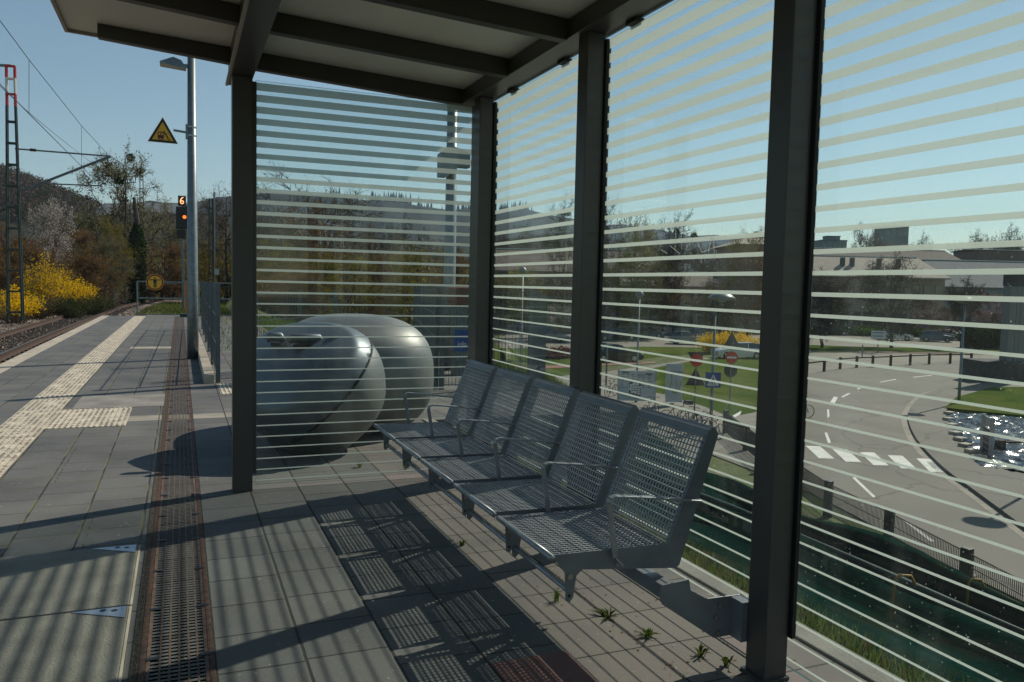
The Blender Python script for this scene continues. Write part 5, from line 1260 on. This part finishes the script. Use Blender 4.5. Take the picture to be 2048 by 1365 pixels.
# wooden post and rail fence along the verge
t=thing('wooden_fence','low brown wooden post and rail fence along the verge of the curved road','fence',tuple(G(1760,718,S)))
wf=[(1592,750,733),(1612,749,724),(1648,744,720),(1680,739,718),(1713,736,716),(1745,735,714),(1781,733,711),(1820,731,710),(1858,729,710),(1900,728,709),(1942,728,707)]
pr=None
for px,yb,yt in wf:
    P=G(px,yb,S); z=ZAT(px,yt,P); z=S+1.0
    B().box(P.x-.08,P.x+.08,P.y-.08,P.y+.08,S-.1,z).out('post','sleeper',t)
    if pr: B().bar((pr.x,pr.y,z-.15),(P.x,P.y,z-.15),.07,.10).out('rail','sleeper',t)
    pr=P
# concrete pillar structure at the right edge
P=G(2000,768,S); Dp=P.dot(F); u=Dp/FPX; m=local(P,S)
t=thing('concrete_pillar','grey clad pillar rising from a dark concrete block at the right edge','pillar',(P.x,P.y,S))
hb=ZAT(2000,724,P)-S
q=B(); q.box(-35*u,90*u,.25,hb,-3,0); xf(q,m).out('block',mat('dark_concrete',(.075,.075,.08),.9,var=.35,scale=3,bump=.3),t,bevel=.04)
q=B(); q.box(-32*u,90*u,0,.26,-2.7,-.3); xf(q,m).out('footing','concrete',t)
ht=ZAT(2030,572,P)-S
for i,(x0,x1) in enumerate(((20*u,33.5*u),(34.2*u,42*u),(42.6*u,60*u))):
    q=B(); q.box(x0,x1,hb,ht,-1.5,-.6); xf(q,m).out('cladding_panel',mat('cladding_grey',(.20,.21,.22),.5,.2,var=.15),t,bevel=.02)
q=B(); q.box(20*u,90*u,ht+.002,ht+1.1,-1.6,-.5); xf(q,m).out('canopy_box',mat('canopy_dark',(.03,.035,.04),.6),t)
# ================================================================== cars
def carmesh(): pass
def car(label,P,ang,col,kind='hatch',L=4.2,head=False,group='cars in and beside the car park'):
    t=thing('parked_car',label,'car',(P.x,P.y,S+.02),group); Wd=.88
    body=[(-L/2,.35),(-L/2,.75),(-L/2+.12,.92),(-L*.30,.98),(L*.18,.98),(L*.42,.82),(L/2,.62),(L/2,.35)]
    cab={'hatch':[(-L*.47,.92),(-L*.40,1.35),(-L*.20,1.47),(L*.02,1.44),(L*.24,.93)],'estate':[(-L*.48,.92),(-L*.43,1.35),(-L*.25,1.46),(L*.02,1.43),(L*.22,.93)],'sedan':[(-L*.36,.94),(-L*.22,1.36),(-L*.05,1.43),(L*.06,1.40),(L*.26,.92)]}[kind]
    m=Matrix.Translation((0,0,0))@Matrix.Rotation(ang,4,'Z'); m.translation=Vector((P.x,P.y,S+.02))
    mc='car_'+col; 
    if mc not in MT: MT[mc]=mat(mc,{'silver':(.60,.62,.64),'black':(.03,.03,.033),'blue':(.10,.15,.22),'grey':(.26,.28,.30),'white':(.60,.62,.64)}[col],.28,.5,var=.05,spec=.8)
    q=B(); N=len(body); st=[(-Wd,.93),(-Wd*.96,1),(Wd*.96,1),(Wd,.93)]
    vs=[(x*(1 if abs(y)<.8 else .985),y,.35+(z-.35)*(1 if k in(1,2) else .86)) for k,(y,_) in enumerate(st) for x,z in body]
    q.add(vs,[(a*N+i,a*N+(i+1)%N,(a+1)*N+(i+1)%N,(a+1)*N+i) for a in range(3) for i in range(N)]+[tuple(range(N)),tuple(range(4*N-1,3*N-1,-1))])
    q.box(-L/2+.1,L/2-.1,-Wd+.05,Wd-.05,.18,.349)
    xf(q,m).out('body',mc,t,bevel=.05)
    q=B(); M2=len(cab); vs=[(x,sy*(Wd-.06-(z-.92)*.32),z) for sy in (-1,1) for x,z in cab]
    q.add(vs,[(i,(i+1)%M2,M2+(i+1)%M2,M2+i) for i in range(M2)]+[tuple(range(M2-1,-1,-1)),tuple(range(M2,2*M2))]); xf(q,m).out('window','carglass',t,bevel=.03)
    q=B(); zr=.012; tp=[p for p in cab if p[1]>1.3]; q.add([(x,sy*(Wd-.06-(z-.92)*.32),z+zr) for x,z in tp for sy in (-1,1)],[(2*i,2*i+1,2*i+3,2*i+2) for i in range(len(tp)-1)])
    for x in (cab[0],cab[-1]): pass
    for sy in (-1,1):
        for xa in (-L*.14,L*.07): q.bar((xa,sy*(Wd-.055),.95),(xa-.02,sy*(Wd-.055-.15),1.42),.06,.012)
    xf(q,m).out('roof',mc,t,solid=.02)
    for sx in (-L*.31,L*.31):
        for sy in (-1,1):
            q=B(); q.tube([(sx,sy*(Wd-.19),.32),(sx,sy*(Wd+.012),.32)],.32,20); wh=xf(q,m).out('wheel','tyre',t)
            q=B(); q.tube([(sx,sy*(Wd+.0125),.32),(sx,sy*(Wd+.018),.32)],.20,16); xf(q,m).out('rim','rim',wh)
    for sy in (-1,1):
        q=B(); q.box(L/2-.13,L/2+.012,sy*.62-.17,sy*.62+.17,.60,.72); xf(q,m).out('headlight','plate',t)
        q=B(); q.box(-L/2-.012,-L/2+.06,sy*.66-.14,sy*.66+.14,.68,.84); xf(q,m).out('tail_light','red',t)
    return t
camang=math.atan2(-RV.y,-RV.x)
RA=math.atan2(RV.y,RV.x)
for (px,py,da,col,kind,L,lab) in ((1475,717,3.30,'silver','estate',4.7,'silver estate car driving left in front of the forsythia hedge'),(1232,723,.15,'black','sedan',4.4,'black car on the street left of the grass island, right of two'),(1207,719,.15,'grey','hatch',4.1,'grey car on the street partly behind the black car'),
 (1375,689,-.35,'grey','hatch',4.1,'dark grey hatchback turning at the grass verge left of the forsythia hedge'),(1298,676,-.25,'blue','hatch',4.2,'dark blue hatchback parked before the pale shrubs'),(1400,682,-.3,'blue','hatch',4.2,'blue car parked behind the street lamp pole'),(1190,681,-.25,'blue','hatch',4.2,'dark blue car parked just right of the second back post'),(1243,680,-.2,'black','hatch',4.1,'black car parked between two dark blue cars'),(1098,684,-.3,'grey','hatch',4.3,'grey car parked beside the heather bush in the first back pane'),
 (1665,671,.05,'black','hatch',4.2,'dark car parked under the bare tree before the beige building'),(1792,681,-.35,'silver','hatch',4.1,'silver car parked behind the direction sign with the sun on its windscreen'),(1872,684,-.4,'blue','hatch',4.1,'blue grey car parked left of the right street lamp, left one'),(1898,681,-.4,'white','hatch',4.1,'pale car parked left of the right street lamp, right one')):
    P=G(px,py,S); car(lab,P,RA+da,col,kind,L)
# ================================================================== bicycles
def bike(label,P,ang,frame='bikedark',z=S+.03,group='bicycles at the rack',lean=.0,basket=False,nm='bicycle'):
    t=thing(nm,label,'bicycle',(P.x,P.y,z),group); m=Matrix.Rotation(ang,4,'Z')@Matrix.Rotation(lean,4,'X'); m.translation=Vector((P.x,P.y,z))
    for x in (-.52,.52):
        q=B(); n=24; q.tube([(x+.33*math.cos(2*math.pi*k/n),0,.34+.33*math.sin(2*math.pi*k/n)) for k in range(n+1)],.018,6,cap=False); wh=xf(q,m).out('wheel','tyre',t,smooth=True)
        q=B()
        for k in range(10): a=math.pi*k/10; q.bar((x+.31*math.cos(a),0,.34+.31*math.sin(a)),(x-.31*math.cos(a),0,.34-.31*math.sin(a)),.004)
        q.tube([(x,-.05,.34),(x,.05,.34)],.03,8); xf(q,m).out('spokes','rim',wh)
    q=B()
    bb=(-.06,0,.30);st_=(-.20,0,.82);hd=(.36,0,.84);hl=(.40,0,.70);fw=(.52,0,.34);rw=(-.52,0,.34)
    for a,c in ((bb,st_),(bb,hl),((-.17,0,.74),hd),(rw,bb),(rw,(-.17,0,.74)),(hd,(.34,0,.96))): q.tube([a,c],.018,8)
    xf(q,m).out('frame',frame,t,smooth=True)
    q=B(); q.tube([hl,(.44,0,.60),fw],.016,8); xf(q,m).out('fork',frame,t,smooth=True)
    q=B(); q.tube([(.40,-.26,1.0),(.36,-.2,1.02),(.33,0,.97),(.36,.2,1.02),(.40,.26,1.0)],.014,8); q.tube([(.40,.26,1.0),(.28,.30,1.0)],.018,8); q.tube([(.40,-.26,1.0),(.28,-.30,1.0)],.018,8); xf(q,m).out('handlebar','black',t,smooth=True)
    q=B(); q.tube([st_,(-.22,0,.92)],.014,8); q.ell((-.24,0,.95),(.14,.07,.035),12,8); xf(q,m).out('saddle','black',t,smooth=True)
    q=B(); q.tube([(-.06,-.04,.30),(-.06,.05,.30)],.09,16); q.bar((-.06,.07,.30),(-.06,.07,.14),.02); q.bar((-.06,-.07,.30),(-.06,-.07,.46),.02); xf(q,m).out('crankset','rim',t)
    if basket: q=B(); q.box(.42,.75,-.18,.18,.92,1.10); xf(q,m).out('basket','signback',t)
    return t
for (px,py,da,bk,lab) in ((1352,850,.25,1,'bicycle with a front basket at the rack below the map board'),(1376,862,.5,0,'bicycle at the rack, second from the left below the no entry sign'),(1400,873,.35,0,'bicycle leaning at the rack left of the street lamp pole'),(1423,884,.7,0,'bicycle at the rack right beside the street lamp pole'),(1222,795,1.0,0,'single bicycle left of the white notice board'),(1300,838,.9,0,'bicycle parked under the notice board corner')):
    bike(lab,G(px,py,S),RA+da,'bikedark',basket=bool(bk))
for i,(px,py) in enumerate(((1365,857),(1390,868),(1412,879))):
    P=G(px,py,S); q=B(); q.tube([(P.x-.3,P.y,S),(P.x-.3,P.y,S+.7),(P.x-.2,P.y,S+.8),(P.x+.2,P.y,S+.8),(P.x+.3,P.y,S+.7),(P.x+.3,P.y,S)],.025,8); tag(q.out('bike_rack','galv',smooth=True),'galvanised hoop bike rack, '+('left of three','middle of three','right of three')[i],'bike rack','hoop bike racks')
# cyclist, mostly hidden behind the nearest post
P=G(1595,838,S); ang=RA+.12
bike('green racing bicycle ridden past the nearest post, front wheel showing',P,ang,'bikegreen',z=S+.03,group='bicycle ridden on the road')
def skinfig(name,verts,edges,rads,m,parent,M_,sub=2):
    me=bpy.data.meshes.new(name); me.from_pydata([tuple(v) for v in verts],edges,[]); me.materials.append(MT[m]); o=bpy.data.objects.new(name,me); C.objects.link(o)
    sk=o.modifiers.new('skin','SKIN'); 
    for i,r in enumerate(rads): me.skin_vertices[0].data[i].radius=(r,r) if not isinstance(r,tuple) else r
    me.skin_vertices[0].data[0].use_root=True
    s=o.modifiers.new('sub','SUBSURF'); s.levels=sub; s.render_levels=sub
    o.parent=parent; o.matrix_local=M_
    return o
pt=thing('person','cyclist in dark clothing leaning forward over the handlebar of the green racing bicycle','person',(P.x,P.y,S+.03)); pt.rotation_euler=(0,0,ang)
V=[(-.22,0,1.0),(-.12,0,1.18),(.02,0,1.36),(.10,0,1.46),(.17,0,1.53),(.22,0,1.62),(.27,0,1.70),
 (.04,.18,1.40),(.16,.22,1.20),(.34,.20,1.06),(.40,.22,1.04),(.04,-.18,1.40),(.16,-.22,1.20),(.34,-.20,1.06),(.40,-.22,1.04),
 (-.18,.11,.96),(.12,.12,.78),(-.04,.11,.38),(.08,.11,.30),(-.18,-.11,.96),(.14,-.12,.72),(.0,-.11,.50),(.10,-.11,.44)]
Ed=[(0,1),(1,2),(2,3),(3,4),(4,5),(5,6),(2,7),(7,8),(8,9),(9,10),(2,11),(11,12),(12,13),(13,14),(0,15),(15,16),(16,17),(17,18),(0,19),(19,20),(20,21),(21,22)]
Rd=[.14,.13,.14,.07,.055,.095,.08,.06,.042,.033,.03,.06,.042,.033,.03,.10,.07,.045,.04,.10,.07,.045,.04]
body=skinfig('body',V,Ed,Rd,'skin',pt,Matrix.Identity(4))
skinfig('jersey',[V[i] for i in (0,1,2,7,8,11,12)],[(0,1),(1,2),(2,3),(3,4),(2,5),(5,6)],[.155,.145,.155,.085,.062,.085,.062],'cloth',pt,Matrix.Identity(4))
skinfig('shorts',[V[0],V[15],V[16],V[19],V[20]],[(0,1),(1,2),(0,3),(3,4)],[.15,.115,.082,.115,.082],'cloth',pt,Matrix.Identity(4))
q=B(); q.ell((.235,0,1.70),(.15,.105,.09),16,10,m=0); o=q.out('helmet','cloth',None,smooth=True); o.parent=pt
for sy in (-1,1):
    q=B()
    for k in range(5):
        x=.40+.0; y=sy*.22+(k-2)*.019; L_=(.05,.065,.07,.066,.052)[k]; q.tube([(x,y,1.05),(x+L_*.6,y,1.055),(x+L_*.8,y,1.03),(x+L_*.45,y,1.008)],[.010,.009,.008,.007],6)
    o=q.out('hand','skin',None,smooth=True); o.parent=pt
# ================================================================== buildings
def wallmat(name,c): 
    if name not in MT: MT[name]=mat(name,c,.85,var=.2,scale=1.2)
    return name
wallmat('w_beige',(.30,.24,.19)); wallmat('w_white',(.36,.38,.40)); wallmat('w_grey',(.20,.24,.26)); wallmat('w_brown',(.13,.09,.07)); wallmat('w_dark',(.09,.10,.11)); wallmat('w_tower',(.13,.17,.19))
wallmat('r_beige',(.36,.31,.26)); wallmat('r_brown',(.13,.10,.085)); wallmat('r_grey',(.15,.17,.18)); wallmat('r_dark',(.05,.05,.055))
def building(label,pxl,pxr,yb,ye,yr,depth,wm,rm,ncol,nrow,group='buildings behind the trees',hip=.0,Y=None,zb=S,over=.6,cat='building',win='carglass',nm='building'):
    """facade facing the platform between two bearings; eave and ridge given by their heights in the photo"""
    pc=(pxl+pxr)/2; P=G(pc,yb,zb) if Y is None else Vector((GY(pc,560,Y).x,Y,zb)); Dp=P.dot(Vector((F.x,F.y,0)).normalized()); u=Dp/FPX; hw=(pxr-pxl)/2*u
    he=ZAT(pc,ye,P)-zb; hr=ZAT(pc,yr,P)-zb; m=local(P,zb)
    t=thing(nm,label,cat,(P.x,P.y,zb),group)
    q=B(); q.box(-hw,hw,-1,he,-depth,0); xf(q,m).out('wall',wm,t)
    if hr>he+.2:
        q=B(); o=over; x0,x1=-hw-o,hw+o; rz=-depth/2; th=.22
        vs=[(x0,he,o),(x1,he,o),(x1-hip,hr,rz),(x0+hip*0,hr,rz),(x1,he,-depth-o),(x0,he,-depth-o)]
        vs=[Vector(v) for v in vs]; vs+= [v+Vector((0,th,0)) for v in vs]
        q.add(vs,[(0,1,2,3),(3,2,4,5),(6,7,8,9),(9,8,10,11),(0,1,7,6),(4,5,11,10),(1,2,8,7),(2,4,10,8),(0,3,9,6),(3,5,11,9),(0,5,4,1)]); r=xf(q,m).out('roof',rm,t)
        q=B(); q.box(x0,x1-hip,hr+th,hr+th+.12,rz-.12,rz+.12); xf(q,m).out('ridge_cap','soffit',r)
    else:
        q=B(); q.box(-hw-.2,hw+.2,he+.001,he+.5,-depth-.2,.2); xf(q,m).out('roof',rm,t)
    st=he/max(1,nrow); sx=2*hw/max(1,ncol)
    for r_ in range(nrow):
        for c_ in range(ncol):
            x=-hw+(c_+.5)*sx; y=r_*st+st*.32; ww=min(sx*.30,1.0)
            q=B(); q.box(x-ww-.08,x+ww+.08,y-.08,y+st*.46+.08,.003,.05); w_o=xf(q,m).out('window','w_dark',t)
            q=B(); q.box(x-ww,x+ww,y,y+st*.46,.0505,.07); xf(q,m).out('pane',win,w_o)
    return t,m,hw,he,hr
t,m,hw,he,hr=building('long two storey building with pale beige roof behind the bare trees at right',1560,1884,668,556,513,12,'w_beige','r_beige',14,2,hip=2.2)
for k,x in enumerate((-.18,-.06,.28,.52)):
    q=B(); xx_=x*hw; q.box(xx_-.3,xx_+.3,he+1.5,he+3.2,-3.2,-2.6); xf(q,m).out('chimney','w_dark',t)
building('grey hall with low gable at the right behind the pink blossom',1886,2100,660,578,522,16,'w_grey','r_grey',7,2,hip=0)
building('brown roofed house with skylights behind the beige roofed building',1590,1935,640,530,498,14,'w_brown','r_brown',6,1,Y=150,hip=3)
building('dark tower block on the horizon right of the centre',1766,1812,560,453,453,14,'w_tower','r_dark',4,6,Y=330)
building('low grey block with roof plant on the horizon',1641,1690,560,482,482,14,'w_tower','r_dark',5,4,Y=330)
building('roof hut standing on the low grey block',1650,1676,560,474,474,6,'w_tower','r_dark',1,1,Y=332)
building('brown red house roof at the right edge of the horizon',1955,2090,620,503,500,14,'w_brown','r_brown',5,1,Y=165)
building('white facade with dark windows behind the olive tree in the second back pane',1195,1445,668,575,545,12,'w_white','r_brown',9,2,hip=0)
building('long house with brown roof in the second back pane',1180,1330,660,545,500,14,'w_beige','r_brown',6,2,Y=125,hip=0)
building('dark brown building with grey roof band in the first back pane',955,1150,655,545,498,14,'w_brown','r_brown',8,2,Y=112,hip=0)
building('beige flat building with window band in the first back pane',960,1150,655,575,575,10,'w_beige','r_grey',10,2,Y=100)
building('pale house with pitched roof left of the corner post',925,975,660,600,570,10,'w_beige','r_dark',3,2,Y=92)
building('small pavilion with blue grey pitched roof in the second back pane',1240,1300,640,584,570,6,'w_grey','r_grey',3,1,Y=88)
building('row of grey roofed houses on the left hill',185,245,470,432,404,20,'w_dark','r_grey',6,2,Y=330,zb=5)
building('grey roofed villa on the left hill',262,352,470,428,402,20,'w_grey','r_grey',7,1,Y=330,zb=5)
building('house with brown gable at the left edge of the side pane',492,532,560,520,478,12,'w_brown','r_dark',2,2,Y=78)
# pagoda roof
P=GY(1530,500,100); zb=S; u=P.dot(F)/FPX; m=local(Vector((P.x,P.y,0)),0)
t=thing('pavilion','building with wide overhanging pale roof and dark raised top left of the nearest post','building',(P.x,P.y,S))
z1=GY(1530,492,100).z;z2=GY(1530,474,100).z; z3=GY(1530,458,100).z; hw=70*u
q=B(); vs=[(-hw,z1,4),(hw,z1,4),(hw,z1,-14),(-hw,z1,-14),(-hw*.35,z2,-2),(hw*.35,z2,-2),(hw*.35,z2,-8),(-hw*.35,z2,-8)]; q.add(vs,[(0,3,2,1),(0,1,5,4),(1,2,6,5),(2,3,7,6),(3,0,4,7),(4,5,6,7)]); xf(q,m).out('roof','r_beige',t)
q=B(); vs=[(-hw*.36,z2+.01,-1.5),(hw*.36,z2+.01,-1.5),(hw*.36,z2+.01,-8.5),(-hw*.36,z2+.01,-8.5),(0,z3,-5)]; q.add(vs,[(0,1,4),(1,2,4),(2,3,4),(3,0,4)]); xf(q,m).out('roof_top','r_dark',t)
q=B(); q.box(-hw*.8,hw*.8,S,z1-.01,-12,2); xf(q,m).out('wall','w_beige',t)
# ================================================================== haze
hz=B(); hz.box(-1200,3200,-60,2900,-16,330); h=hz.out('haze',bpy.data.materials.new('haze_air')); h['kind']='stuff'; h['label']='thin pale spring haze'; h['category']='haze'
mm=h.data.materials[0]; mm.use_nodes=True; ntt=mm.node_tree
for n_ in list(ntt.nodes):
    if n_.type!='OUTPUT_MATERIAL': ntt.nodes.remove(n_)
pv=ntt.nodes.new('ShaderNodeVolumePrincipled'); pv.inputs['Color'].default_value=(.50,.70,.95,1); pv.inputs['Density'].default_value=HAZE if 'HAZE' in globals() else .00015; pv.inputs['Anisotropy'].default_value=.2
ntt.links.new(pv.outputs[0],[n_ for n_ in ntt.nodes if n_.type=='OUTPUT_MATERIAL'][0].inputs['Volume'])
